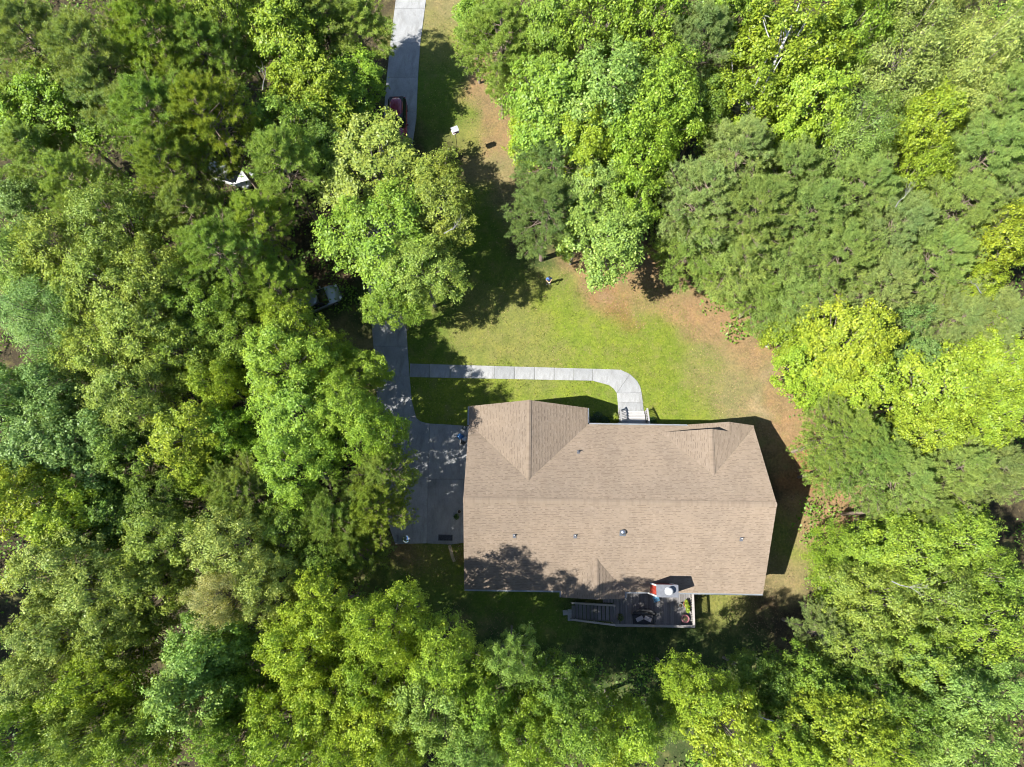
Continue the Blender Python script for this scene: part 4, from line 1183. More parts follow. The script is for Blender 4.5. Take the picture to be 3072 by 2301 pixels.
def broad_proto(seed, Rc=5.0, Hc=9.0, Ht=16.0, nl=46, leaf=.24, shape='dome', sub=15, per=36, bark='bark', lr=(1.0, 1.6), cluster=.30, aspect=1.7):
    """a hardwood: crown of boughs, boughs of sprays, sprays of leaves; returns (crown mesh, trunk mesh)"""
    r = np.random.default_rng(seed)
    zc = Ht - Hc * .52
    cand = []
    while len(cand) < nl:
        best = None; bd = -1
        for _ in range(7):
            d = unit(r, 1)[0]
            if d[2] < -.45: continue
            if shape == 'column':
                q = np.array([d[0] * Rc * .62, d[1] * Rc * .62, r.uniform(-.5, .47) * Hc]); q[:2] *= (1.0 - .75 * max(0, q[2] / (Hc * .5)) ** 1.3)
            else:
                k = r.uniform(.62, .98) if r.random() < .82 else r.uniform(.25, .6)
                q = np.array([d[0] * Rc * k, d[1] * Rc * k, d[2] * Hc * .5 * k])
                ang = math.atan2(q[1], q[0]); q[:2] *= 1 + .20 * math.sin(3 * ang + seed) + .13 * math.sin(5 * ang + 2 * seed)
            m_ = min([np.linalg.norm((q - c) * np.array([1, 1, .8])) for c in cand]) if cand else 9
            m_ *= r.uniform(.8, 1.2)
            if m_ > bd: bd = m_; best = q
        if best is not None: cand.append(best)
    cand = np.array(cand)
    C = []; N = []; S = []
    lrs = r.uniform(lr[0] * .8, lr[1] * 1.08, len(cand))
    for q, l in zip(cand, lrs):
        out = q / np.array([Rc, Rc, Hc * .5]); out = out / (np.linalg.norm(out) + 1e-6)
        sd = unit(r, sub) + out * .55 + np.array([0, 0, .45]); sd /= np.linalg.norm(sd, axis=1)[:, None]
        sc = q + sd * np.array([l, l, l * .72]) * np.where(r.random((sub, 1)) < .15, r.uniform(1.15, 1.5, (sub, 1)), r.uniform(.35, 1.15, (sub, 1)))
        for s_, d_ in zip(sc, sd):
            m_ = int(per * r.uniform(.6, 1.4))
            off = r.normal(size=(m_, 3)) * np.array([cluster, cluster, cluster * .55])
            # sprays arch outwards: leaves further out hang lower
            off[:, 2] -= .35 * (off[:, 0] ** 2 + off[:, 1] ** 2)
            C.append(s_ + off); nn = np.array([-.30, -.12, 1.0]) + d_ * .5 + out * .2 + r.normal(size=(m_, 3)) * .45
            N.append(nn); S.append(leaf * r.uniform(.5, 1.45, m_))
    C = np.concatenate(C); N = np.concatenate(N); S = np.concatenate(S)
    C[:, 2] += zc
    crown = leaf_mesh('crown', C, N, S, r, aspect)
    # trunk and limbs
    m = MB(); tr = .013 * Ht + .06
    lean = r.normal(size=2) * .25
    zb = zc - Hc * .42
    path = [(0, 0, -.5), (lean[0] * .2, lean[1] * .2, zb * .3), (lean[0] * .7, lean[1] * .5, zb * .75), (lean[0], lean[1], zb), (lean[0] * .4, lean[1] * 1.3, zc), (lean[0] * .5, lean[1], zc + Hc * .34)]
    m.tube(path, [tr * 1.35, tr, tr * .85, tr * .72, tr * .4, tr * .08], 8)
    for i, q in enumerate(cand):
        t = r.uniform(.0, .75); z0 = zb + (zc + Hc * .25 - zb) * t * max(.1, min(1, (q[2] + Hc * .5) / Hc))
        s0 = np.array([lean[0] * .7, lean[1], z0]); e = q + np.array([0, 0, zc]); tip = e + (q / (np.linalg.norm(q) + 1e-6)) * lrs[i] * r.uniform(.2, .75) + np.array([0, 0, .3])
        mid = (s0 + e) / 2 + np.array([0, 0, -.35]) + r.normal(size=3) * .2
        k = r.uniform(.26, .42) * tr
        m.tube([s0, mid, e, tip], [k, k * .7, k * .42, k * .12], 5, cap=False)
        for _ in range(2):
            w = unit(r, 1)[0] * lrs[i] * .9; w[2] = abs(w[2]) * .7
            m.tube([e, e + w * .5 + r.normal(size=3) * .1, e + w], [k * .32, k * .2, k * .05], 4, cap=False)
    trunk = m.mesh('trunk'); trunk.materials.append(M[bark])
    return crown, trunk, dict(R=Rc, H=Ht, zc=zc)

def pine_proto(seed, Rc=3.6, Ht=18.0, crown_len=.5, nbr=58, tufts=15, needles=32, up=.35, nlen=.34):
    """a pine: whorls of boughs, each with side shoots ending in tufts of needles"""
    r = np.random.default_rng(seed)
    m = MB(); tr = .012 * Ht + .05
    m.tube([(0, 0, -.5), (.05, .03, Ht * .35), (-.04, .06, Ht * .7), (0, 0, Ht)], [tr * 1.25, tr, tr * .62, .02], 8)
    T = []; D = []
    zb = Ht * (1 - crown_len)
    for i in range(nbr):
        t = (i + r.random()) / nbr                       # 0 bottom .. 1 top
        z = zb + (Ht - .3 - zb) * t
        prof = (math.sin(math.pi * min(1, .22 + .55 * t + .1)) ** .7) * (1 - t ** 3.0) + .12
        L_ = Rc * prof * r.uniform(.72, 1.1)
        a = i * 2.399 + r.normal() * .3
        rise = up * (.4 + 1.2 * t) + r.normal() * .08
        d = np.array([math.cos(a), math.sin(a), rise]); d /= np.linalg.norm(d)
        s0 = np.array([0, 0, z]); mid = s0 + d * L_ * .55 + np.array([0, 0, -.10 * L_]); e = s0 + d * L_ + np.array([0, 0, .06 * L_])
        k = .012 + .012 * L_
        m.tube([s0, mid, e], [k, k * .6, k * .2], 4, cap=False)
        sidev = np.cross(d, [0, 0, 1]); sidev /= np.linalg.norm(sidev)
        for j in range(tufts):
            u = 1 - .72 * (j / tufts) ** 1.1 * r.uniform(.8, 1.1)
            base = (s0 * (1 - u) ** 2 + 2 * mid * u * (1 - u) + e * u * u)
            sd = (1 if j % 2 else -1) if j else 0
            ln = L_ * .38 * (1.1 - u * .6) * r.uniform(.6, 1.15) + .1
            w = sidev * sd * .8 + d * .7 + np.array([0, 0, .25]) + r.normal(size=3) * .18; w /= np.linalg.norm(w)
            tip = base + w * ln
            if j % 2 == 0: m.tube([base, tip], [k * .3, k * .12], 3, cap=False)
            T.append(tip); D.append(w * .8 + np.array([0, 0, .55]))
            if ln > .45: T.append(base + w * ln * .55 + np.array([0, 0, .05])); D.append(w * .6 + np.array([0, 0, .7]))
    for _ in range(10):
        T.append(np.array([r.normal() * .22, r.normal() * .22, Ht - r.uniform(-.1, .9)])); D.append(np.array([r.normal() * .3, r.normal() * .3, 1.0]))
    T = np.array(T); D = np.array(D); D /= np.linalg.norm(D, axis=1)[:, None]
    nT = len(T)
    dirs = unit(r, nT * needles).reshape(nT, needles, 3) * .95 + D[:, None, :] * .75
    dirs /= np.linalg.norm(dirs, axis=2)[..., None]
    ln = nlen * r.uniform(.65, 1.15, (nT, needles, 1))
    st = T[:, None, :] - D[:, None, :] * .10 * r.random((nT, needles, 1)) + r.normal(size=(nT, needles, 3)) * .05
    sd = np.cross(dirs, unit(r, nT * needles).reshape(nT, needles, 3)); sd /= (np.linalg.norm(sd, axis=2)[..., None] + 1e-6)
    w = .050
    v = np.stack([st - sd * w * .5, st + sd * w * .5 + dirs * ln * .2, st + dirs * ln + sd * w * .3], 2).reshape(-1, 3, 3)
    rn = np.repeat(r.random(nT) * .5, needles) + r.random(nT * needles) * .5
    crown = tri_mesh('crown', v, rn, 'needle')
    trunk = m.mesh('trunk'); trunk.materials.append(M['pine_bark'])
    return crown, trunk, dict(R=Rc, H=Ht, zc=Ht * (1 - crown_len * .45))

PROTO = {
 'bush': [broad_proto(s, 4.6, 9.0, 9.6, 56, .25, sub=19, per=25, lr=(1.0, 1.6), cluster=.26, aspect=1.4) for s in (81, 82)],
 'finebush': [broad_proto(s, 4.4, 8.6, 9.2, 52, .22, sub=18, per=30, cluster=.32, aspect=2.4) for s in (91,)],
 'oak': [broad_proto(s, 5.2, 9.0, 16, 48, .26, sub=19, per=26, cluster=.26) for s in (1, 2, 3, 4)],
 'maple': [broad_proto(s, 4.8, 8.6, 16, 44, .26, sub=19, per=26, lr=(1.0, 1.7), cluster=.25, aspect=1.35) for s in (11, 12, 13, 14)],
 'sycamore': [broad_proto(s, 5.6, 10, 17, 50, .28, sub=18, per=24, cluster=.27, bark='pale_bark', aspect=1.25) for s in (21, 22)],
 'poplar': [broad_proto(s, 3.6, 12, 19, 46, .25, shape='column', sub=17, per=25, lr=(.8, 1.35), cluster=.25) for s in (31, 32)],
 'fine': [broad_proto(s, 4.6, 8.0, 14, 46, .22, sub=18, per=34, cluster=.32, aspect=2.4) for s in (41, 42)],
 'pine': [pine_proto(s) for s in (51, 52, 53)],
 'widepine': [pine_proto(s, 4.6, 17, .52, 72, 17, 32, .28) for s in (61, 62, 63)],
 'youngpine': [pine_proto(s, 2.6, 11, .72, 54, 12, 30, .45, .30) for s in (71, 72)],
}
TC = {'lime': (.245, .315, .026), 'gold': (.275, .325, .030), 'mid': (.155, .225, .030), 'bright': (.205, .300, .036), 'vivid': (.180, .285, .028), 'blue': (.145, .230, .080), 'olive': (.230, .275, .056),
      'dark': (.105, .170, .028), 'soft': (.210, .300, .078), 'tan': (.430, .375, .200), 'dusty': (.260, .295, .090),
      'pine': (.275, .345, .110), 'pineY': (.285, .345, .060), 'pineD': (.160, .220, .080), 'pineG': (.240, .320, .080), 'grey': (.280, .335, .140)}
# photo x, photo y of the crown's middle, crown radius px, tree height m, kind, colour, label
TREES = [
 # --- upper left: pines along the left of the drive
 (70, 95, 135, 17, 'widepine', 'grey', 'grey-green pine in the extreme upper left corner of the woods'),
 (255, 150, 140, 18, 'widepine', 'grey', 'broad grey-green pine, second from the upper left corner'),
 (300, 270, 105, 15, 'pine', 'grey', 'grey pine with bare stem showing, below the broad corner pine'),
 (455, 90, 135, 18, 'widepine', 'pineY', 'yellowish pine at the top edge right of the grey pines'),
 (600, 140, 120, 16, 'widepine', 'pineG', 'olive green pine between the yellowish pine and the lime trees'),
 (455, 330, 135, 17, 'widepine', 'pineG', 'mid-green pine above left of the white car'),
 (605, 332, 122, 17, 'widepine', 'pineY', 'sunlit pine directly above the white car'),
 (488, 480, 110, 16, 'widepine', 'pineG', 'spreading pine left of the white car'),
 (835, 470, 98, 15, 'pine', 'pineG', 'thin dark pine right of the white car'),
 (560, 625, 100, 15, 'pine', 'pine', 'pine below left of the white car'),
 (640, 748, 130, 16, 'widepine', 'pineG', 'dense pine above the silver car to its left'),
 (760, 650, 95, 14, 'pine', 'pineY', 'yellow-green pine with leaning bare stem above the silver car'),
 (815, 850, 90, 13, 'pine', 'pineY', 'low feathery pine just left of the silver car'),
 (840, 90, 125, 14.5, 'maple', 'lime', 'bright lime tree at the top edge left of the drive'),
 (950, 20, 100, 14, 'widepine', 'pine', 'grey-green pine top cut by the top edge, left of the drive'),
 (1070, 65, 95, 12, 'pine', 'pineG', 'pine leaning over the left side of the drive at the top'),
 (930, 250, 125, 12.5, 'maple', 'lime', 'lime green tree below the top-edge lime tree'),
 (1020, 240, 118, 10.5, 'maple', 'vivid', 'vivid green tree overhanging the maroon car from the left'),
 (850, 370, 110, 13, 'maple', 'mid', 'shaded green tree between the lime trees and the white car'),
 (970, 420, 100, 11, 'oak', 'dark', 'dark tree in the shade just left of the large oak'),
 (130, 300, 140, 14, 'maple', 'vivid', 'green tree with lime tips at the left edge under the grey pines'),
 (30, 330, 90, 13, 'maple', 'bright', 'bright small tree on the left edge beside the lime-tipped tree'),
 (85, 445, 95, 14, 'pine', 'pine', 'slim pine at the left edge below the lime-tipped tree'),
 (215, 545, 110, 15, 'widepine', 'pine', 'spreading pine right of the slim left-edge pine'),
 (40, 590, 90, 12, 'maple', 'blue', 'bluish shaded tree on the left edge below the slim pine'),
 (850, -35, 110, 16, 'maple', 'mid', 'green crown cut by the top edge above the top-edge lime tree'),
 (660, 5, 95, 17, 'maple', 'mid', 'dark-limbed green crown at the top edge between yellowish pine and lime tree'),
 # --- the oak by the drive and trees on the strip
 (1122, 505, 168, 11.5, 'oak', 'olive', 'large oak hiding the front of the maroon car'),
 (1295, 590, 145, 11.5, 'oak', 'olive', 'oak with bare grey twigs on top, right of the drive'),
 (1135, 685, 165, 12.5, 'oak', 'bright', 'large green oak over the drive, above right of the silver car'),
 (1265, 800, 120, 12, 'oak', 'olive', 'lower oak casting dappled shade on the lawn'),
 (1180, 900, 88, 10, 'oak', 'bright', 'small oak lobe hanging over the drive above the walkway'),
 (1505, 90, 125, 14, 'widepine', 'pineG', 'open pine with dark stem right of the drive near the top'),
 (1560, 210, 85, 11, 'youngpine', 'pineG', 'small pine below the open pine, beyond the birdhouse lawn'),
 (1425, 45, 75, 11, 'maple', 'bright', 'small bright tree at the top edge between the drive lawn and the open pine'),
 (1660, 470, 105, 13, 'pine', 'pineD', 'dark blue-green pine on the lawn edge right of the birdhouse'),
 (1640, 620, 110, 13, 'pine', 'pineD', 'dark pine casting shade above the person on the lawn'),
 # --- the big maples at top centre
 (1650, 80, 100, 15, 'maple', 'mid', 'green tree at the top edge right of the open pine'),
 (1790, 55, 120, 17, 'maple', 'bright', 'bright tree at the top edge above the large maples'),
 (1960, 45, 120, 17, 'maple', 'vivid', 'vivid tree at the top edge left of the grey pine'),
 (1665, 300, 145, 15, 'maple', 'bright', 'large round maple beside the birdhouse lawn'),
 (1840, 250, 150, 17, 'maple', 'soft', 'tall pale green maple at top centre, the lightest crown there'),
 (1990, 270, 135, 17, 'maple', 'bright', 'bright maple right of the tall pale one'),
 (1760, 400, 120, 14, 'maple', 'lime', 'yellow-green maple in the middle of the maple group'),
 (1920, 420, 130, 15, 'maple', 'vivid', 'deep green maple at the lower side of the maple group'),
 (1600, 400, 85, 11, 'maple', 'lime', 'small lime maple at the lawn edge right of the birdhouse'),
 (1790, 570, 105, 13, 'maple', 'soft', 'soft green maple above the straw lawn corner'),
 (1830, 705, 130, 12, 'maple', 'soft', 'rounded soft green maple overlooking the lawn, lowest of the maples'),
 (1900, 590, 95, 13, 'maple', 'bright', 'bright maple between the deep green maple and the pines'),
 (1735, 680, 75, 10, 'maple', 'mid', 'small green maple next to the dark pine on the lawn edge'),
 # --- upper right
 (2105, 110, 115, 17, 'widepine', 'grey', 'grey pine at the top edge left of the white-trunked sycamore'),
 (2390, 110, 165, 18, 'sycamore', 'lime', 'sycamore with tall white trunk showing at the upper right'),
 (2260, 270, 135, 16, 'sycamore', 'lime', 'lime green sycamore left of the white trunk'),
 (2440, 310, 130, 16, 'maple', 'lime', 'lime tree right below the white-trunked sycamore'),
 (2560, 90, 115, 17, 'maple', 'bright', 'green tree at the top edge right of the sycamore'),
 (2120, 300, 100, 14, 'maple', 'dark', 'dark shaded tree between the maples and the lime sycamore'),
 (2740, 150, 165, 18, 'fine', 'dusty', 'large dusty olive tree near the upper right corner'),
 (2930, 150, 130, 18, 'fine', 'dusty', 'dusty olive tree in the upper right corner'),
 (3050, 80, 80, 17, 'maple', 'mid', 'small green tree in the extreme upper right corner'),
 (2590, 400, 120, 16, 'fine', 'soft', 'pale green tree left of the lime tree with dark gap'),
 (2785, 370, 100, 16, 'maple', 'lime', 'lime tree among olive trees at the upper right'),
 (2770, 510, 82, 15, 'maple', 'lime', 'small lime tree just below the lime one among the olives'),
 (2890, 300, 95, 15, 'fine', 'dusty', 'shadowed dusty tree right of the upper lime tree'),
 (3010, 300, 120, 17, 'widepine', 'pine', 'pine at the right edge below the dusty corner trees'),
 (2960, 470, 135, 17, 'widepine', 'pine', 'broad pine near the right edge, right of the two lime trees'),
 (3050, 580, 100, 16, 'widepine', 'grey', 'grey pine at the right edge above the lime tree'),
 (2880, 620, 125, 16, 'widepine', 'pine', 'pine below the broad right-hand pine'),
 (2225, 440, 100, 16, 'pine', 'grey', 'tall pointed grey pine above the lawn, left one of the dense pine stand'),
 (2380, 500, 95, 15, 'pine', 'pine', 'narrow pine in the gap below the lime tree'),
 (2120, 580, 125, 15, 'widepine', 'grey', 'grey pine beside the bright maple, west end of the pine stand'),
 (2270, 620, 130, 16, 'widepine', 'pine', 'broad pine in the middle of the pine stand'),
 (2430, 640, 130, 16, 'widepine', 'pine', 'broad pine right of the middle of the pine stand'),
 (2590, 560, 120, 16, 'widepine', 'pine', 'pine under the pale green tree at upper right'),
 (2700, 680, 130, 16, 'widepine', 'grey', 'grey pine with pale bare twigs, right of the pine stand'),
 (2095, 715, 112, 11.5, 'youngpine', 'pineG', 'low green pine above the logs at the wood edge'),
 (2225, 765, 115, 12, 'youngpine', 'pine', 'pine just right of the logs at the wood edge'),
 (2370, 790, 122, 13, 'youngpine', 'pine', 'pine above the small weathered log end'),
 (2520, 760, 130, 16, 'widepine', 'pine', 'broad pine above the bright lime thicket'),
 (2650, 840, 115, 15, 'widepine', 'grey', 'grey pine above the bluish tree'),
 (2290, 880, 82, 9, 'youngpine', 'pineG', 'young pine at the north-east corner of the lawn'),
 (2390, 895, 92, 11, 'youngpine', 'pine', 'slim pine at the top of the lime thicket'),
 (3020, 710, 95, 16, 'maple', 'gold', 'yellow-green tree at the right edge in the middle of the pines'),
 (2820, 770, 115, 16, 'widepine', 'pine', 'pine left of the yellow-green right-edge tree'),
 (2925, 860, 75, 14, 'maple', 'lime', 'small lime tree between grey pines near the right edge'),
 (2985, 960, 125, 16, 'widepine', 'grey', 'grey pine with many bare twigs at the right edge'),
 (2870, 960, 100, 15, 'widepine', 'grey', 'grey pine right of the bluish tree'),
 (2210, 5, 105, 17, 'maple', 'bright', 'green crown cut by the top edge between grey pine and sycamore'),
 (2660, -5, 100, 18, 'maple', 'mid', 'green crown cut by the top edge left of the large dusty tree'),
 (2850, -10, 100, 18, 'fine', 'dusty', 'dusty crown cut by the top edge between the two dusty corner trees'),
 # --- right of the lawn
 (2402, 995, 90, 8, 'bush', 'lime', 'low lime thicket tree at the east edge of the lawn'),
 (2470, 1090, 112, 10.5, 'bush', 'lime', 'lime tree leaning over the east edge of the lawn'),
 (2580, 1010, 125, 15, 'maple', 'gold', 'golden green tree at the upper side of the lime thicket'),
 (2590, 1130, 105, 13, 'maple', 'lime', 'lime tree at the lower side of the lime thicket'),
 (2735, 960, 62, 13, 'maple', 'blue', 'small bluish tree between lime and pine crowns'),
 (2745, 1070, 68, 13, 'maple', 'blue', 'second bluish tree, lower of the pair right of the lime thicket'),
 (2850, 1160, 140, 15, 'maple', 'gold', 'large golden green tree at the right'),
 (2990, 1080, 115, 16, 'maple', 'lime', 'lime tree at the right edge below the grey twiggy pine'),
 (2810, 1290, 95, 14, 'maple', 'gold', 'golden green tree dipping into the pines at the right'),
 (2990, 1240, 95, 15, 'maple', 'lime', 'lime tree on the right edge above the lower pines'),
 (2552, 1300, 110, 13, 'widepine', 'pineG', 'blue-green pine beside the shadow of the house roof'),
 (2640, 1375, 112, 14, 'widepine', 'pineG', 'large blue-green pine right of the house'),
 (2530, 1402, 64, 11, 'youngpine', 'pineG', 'young pine touching the tip of the roof shadow'),
 (2740, 1420, 115, 15, 'widepine', 'pine', 'pine right of the large blue-green pine'),
 (2890, 1400, 120, 15, 'widepine', 'pine', 'pine below the golden tree at the right'),
 (3020, 1400, 105, 15, 'widepine', 'grey', 'grey pine at the right edge, level with the house ridge'),
 (2735, 1525, 75, 12, 'pine', 'pine', 'pine above the dark gap right of the house'),
 (2830, 1540, 90, 14, 'widepine', 'pine', 'low pine between the right gap and the green trees'),
 # --- lower right
 (2562, 1672, 90, 9.5, 'finebush', 'vivid', 'feathery green tree right of the house corner'),
 (2590, 1765, 95, 10.5, 'finebush', 'bright', 'feathery bright tree below the first feathery one'),
 (2660, 1660, 90, 12, 'maple', 'bright', 'bright tree between the feathery tree and the right gap'),
 (2770, 1650, 125, 15, 'oak', 'bright', 'broad green oak at the right, level with the deck'),
 (2920, 1610, 120, 15, 'oak', 'bright', 'green oak at the right edge just below the pines'),
 (3020, 1730, 105, 15, 'oak', 'mid', 'mid-green oak at the right edge'),
 (2690, 1800, 130, 14, 'oak', 'olive', 'olive oak right of the feathery trees'),
 (2850, 1800, 130, 15, 'oak', 'olive', 'olive oak with a pale dead branch on top'),
 (2990, 1890, 125, 16, 'oak', 'bright', 'green oak at the lower right edge'),
 (2512, 1905, 76, 11, 'pine', 'grey', 'grey pine in the shade at the south-east corner of the yard'),
 (2640, 1960, 115, 14, 'oak', 'olive', 'olive oak right of the shaded grey pine'),
 (2800, 1980, 120, 15, 'oak', 'mid', 'mid-green oak in the lower right woods'),
 (2900, 2110, 130, 17, 'oak', 'soft', 'pale green oak near the lower right corner'),
 (3030, 2060, 100, 16, 'oak', 'soft', 'pale green oak on the right edge near the corner'),
 (2780, 2190, 115, 16, 'oak', 'dark', 'dark shaded oak left of the corner oaks'),
 (2960, 2250, 125, 17, 'oak', 'soft', 'pale green oak in the lower right corner'),
 (2640, 2090, 95, 15, 'oak', 'dark', 'dark tree between the olive oaks and the bottom golden trees'),
 # --- bottom
 (2115, 2095, 105, 17.5, 'oak', 'lime', 'tall lime tree in sun below the deck yard'),
 (2200, 2200, 125, 18, 'maple', 'gold', 'golden tree at the bottom, right of the dark gap'),
 (2330, 2060, 90, 13, 'maple', 'dark', 'dark shaded tree right of the tall lime tree'),
 (2460, 2070, 95, 14, 'maple', 'mid', 'shaded green tree below the grey pine at the yard corner'),
 (2390, 2180, 90, 15, 'oak', 'mid', 'mid-green tree between the two golden bottom trees'),
 (2550, 2200, 125, 18, 'maple', 'gold', 'largest golden tree at the bottom edge right of centre'),
 (2680, 2270, 90, 17, 'maple', 'gold', 'small golden tree at the bottom edge beside the largest golden one'),
 (2420, 2290, 90, 17, 'maple', 'lime', 'lime crown cut by the bottom edge between golden trees'),
 (2005, 2180, 75, 9, 'oak', 'dark', 'low dark tree added to darken the gap left of the golden bottom tree'),  # added crown, put in to darken a sunlit gap in the canopy
 (1905, 2215, 72, 18, 'poplar', 'lime', 'slim lime tree at the bottom edge left of the dark gap'),
 (1830, 2270, 60, 16, 'poplar', 'lime', 'small lime top at the bottom edge left of the slim one'),
 (1535, 1985, 78, 21, 'oak', 'soft', 'pale pointed tree standing out below the deck stair'),
 (1660, 2070, 115, 17, 'oak', 'dark', 'dark oak right of the pale pointed tree'),
 (1730, 2200, 125, 18, 'oak', 'mid', 'shaded oak left of the slim lime tree at the bottom'),
 (1150, 1890, 120, 20, 'oak', 'lime', 'lime oak below the drive, shading the roof corner'),
 (1100, 2010, 125, 18, 'oak', 'lime', 'lime oak below the one that shades the roof'),
 (1325, 1985, 118, 20, 'oak', 'bright', 'green oak left of the pale pointed tree'),
 (1280, 2140, 135, 19, 'oak', 'soft', 'large pale oak at bottom centre'),
 (1440, 2120, 120, 18, 'oak', 'bright', 'green oak below the pale pointed tree'),
 (1580, 2230, 120, 18, 'oak', 'bright', 'green oak at the bottom edge left of the shaded oak'),
 (1400, 2270, 110, 19, 'oak', 'soft', 'pale oak cut by the bottom edge at centre'),
 (1120, 2180, 125, 18, 'oak', 'lime', 'lime oak near the bottom edge left of the pale oaks'),
 (1190, 2290, 95, 18, 'oak', 'mid', 'green crown cut by the bottom edge under the lime oak'),
 # --- lower left
 (940, 1830, 115, 17, 'oak', 'lime', 'yellow-green oak left of the roof-shading oak'),
 (890, 1960, 130, 18, 'oak', 'lime', 'yellow-green oak below left of its twin beside the yard'),
 (960, 2100, 125, 18, 'oak', 'gold', 'golden oak above the bottom edge left of centre'),
 (830, 2200, 135, 19, 'oak', 'lime', 'yellow oak at the bottom edge, left of the golden one'),
 (1010, 2270, 95, 18, 'oak', 'lime', 'lime crown cut by the bottom edge below the golden oak'),
 (590, 1960, 125, 18, 'maple', 'soft', 'large soft green round crown in the lower left woods, upper half'),
 (540, 2090, 140, 19, 'maple', 'soft', 'large soft green round crown in the lower left woods, lower half'),
 (690, 2090, 105, 16, 'maple', 'mid', 'shaded green tree right of the soft round crowns'),
 (650, 2250, 105, 18, 'oak', 'bright', 'green crown cut by the bottom edge below the soft round crowns'),
 (690, 1640, 125, 16, 'oak', 'dusty', 'dusty oak between the left woods and the drive pines'),
 (650, 1795, 90, 18, 'fine', 'tan', 'tan-tipped tree with pale withered leaves in the lower left woods'),
 (790, 1760, 105, 16, 'oak', 'dusty', 'dusty oak right of the tan-tipped tree'),
 (480, 1640, 120, 15, 'oak', 'olive', 'olive oak left of the dusty oak'),
 (440, 1780, 120, 16, 'oak', 'olive', 'olive oak left of the tan-tipped tree'),
 (300, 1790, 130, 17, 'oak', 'dusty', 'dusty olive oak in the left woods above the soft crowns'),
 (150, 1720, 130, 17, 'oak', 'dusty', 'dusty olive oak near the left edge in the lower woods'),
 (320, 1920, 120, 17, 'oak', 'olive', 'olive oak left of the soft round crowns'),
 (130, 1890, 130, 18, 'oak', 'dusty', 'dusty olive oak at the left edge above the lower corner'),
 (240, 2060, 125, 18, 'oak', 'lime', 'yellow-green oak near the lower left corner'),
 (80, 2060, 120, 18, 'oak', 'dusty', 'dusty oak at the left edge near the lower corner'),
 (380, 2220, 115, 18, 'oak', 'mid', 'green crown at the bottom edge in the lower left'),
 (190, 2240, 125, 19, 'oak', 'olive', 'olive crown nearest the lower left corner'),
 (30, 2230, 110, 19, 'oak', 'mid', 'green crown in the extreme lower left corner'),
 # --- left
 (60, 1500, 120, 16, 'maple', 'gold', 'golden tree at the left edge in the lower half'),
 (190, 1560, 115, 15, 'maple', 'lime', 'lime tree right of the golden left-edge tree'),
 (330, 1560, 115, 13, 'maple', 'dark', 'very dark shaded tree right of the lime tree in the left woods'),
 (470, 1500, 110, 13, 'oak', 'dark', 'dark tree below the yellow tree in the left woods'),
 (120, 1330, 130, 14, 'maple', 'blue', 'bluish green tree at the left edge in mid height'),
 (260, 1330, 125, 14, 'maple', 'blue', 'bluish green tree, second from the left edge'),
 (40, 1190, 100, 14, 'maple', 'blue', 'bluish tree on the left edge above the other bluish ones'),
 (150, 1150, 105, 14, 'maple', 'blue', 'bluish tree with dark gap above it in the left woods'),
 (380, 1370, 100, 13, 'maple', 'dark', 'dark tree left of the yellow tree in the left woods'),
 (130, 950, 125, 15, 'fine', 'blue', 'dull blue-green tree at the left edge above the middle'),
 (40, 770, 110, 15, 'oak', 'soft', 'soft green oak at the left edge below the bluish shaded tree'),
 (170, 740, 120, 16, 'oak', 'olive', 'olive oak near the left edge, upper one of the olive group'),
 (330, 680, 130, 16, 'oak', 'olive', 'olive oak below the spreading left pine'),
 (300, 840, 130, 16, 'oak', 'olive', 'olive oak in the heart of the left woods'),
 (450, 820, 125, 16, 'oak', 'olive', 'olive oak right of the one in the heart of the left woods'),
 (420, 970, 135, 16, 'oak', 'olive', 'large olive oak at middle left, below the two olive oaks'),
 (290, 1040, 120, 15, 'oak', 'olive', 'olive oak above the bluish trees'),
 (380, 1180, 125, 15, 'oak', 'olive', 'olive oak right of the bluish trees at middle left'),
 (540, 1050, 115, 14, 'oak', 'mid', 'shaded green oak at middle left, right of the large olive oak'),
 (600, 900, 110, 14, 'oak', 'mid', 'mid-green oak below the dense pine near the silver car'),
 (700, 1000, 110, 13, 'oak', 'mid', 'mid-green oak left below the silver car'),
 (640, 1150, 80, 13, 'maple', 'lime', 'small bright lime tree at middle left above the yellow tree'),
 (555, 1310, 120, 14, 'maple', 'gold', 'bright yellow tree in the left woods'),
 (600, 1430, 72, 12, 'maple', 'lime', 'small lime tree at the foot of the bright yellow tree'),
 (690, 1300, 85, 12, 'maple', 'vivid', 'green tree right of the bright yellow tree'),
 (860, 985, 100, 13, 'oak', 'lime', 'lime oak just below the silver car'),
 (840, 1090, 125, 14, 'oak', 'bright', 'green oak left of the drive above the walkway level'),
 (985, 1085, 85, 11, 'oak', 'lime', 'lime oak right below the silver car toward the drive'),
 (1075, 1110, 80, 9.5, 'oak', 'lime', 'small lime oak on the drive edge opposite the walkway'),
 (890, 1250, 135, 14, 'oak', 'bright', 'large green oak left of the garage drive'),
 (1030, 1220, 100, 15, 'oak', 'bright', 'green oak between the large green oak and the drive'),
 (880, 1400, 120, 14, 'oak', 'bright', 'green oak below the large green oak left of the drive'),
 (1115, 1290, 92, 14, 'oak', 'vivid', 'vivid tree overhanging the left side of the garage drive'),
 (1150, 1410, 85, 13, 'pine', 'pineG', 'green pine overhanging the drive opposite the garage doors'),
 (1110, 1530, 98, 13, 'widepine', 'pineY', 'yellowish pine over the drive left of the steel trash can'),
 (990, 1550, 110, 13, 'widepine', 'pineG', 'broad green pine left of the yellowish drive pine'),
 (1050, 1650, 90, 12, 'widepine', 'pineG', 'green pine below left of the steel trash can'),
 (720, 1480, 110, 14, 'widepine', 'pine', 'dull pine with bare branches left of the drive pines'),
 (850, 1580, 100, 13, 'oak', 'mid', 'mid-green oak between dull pine and drive pines'),
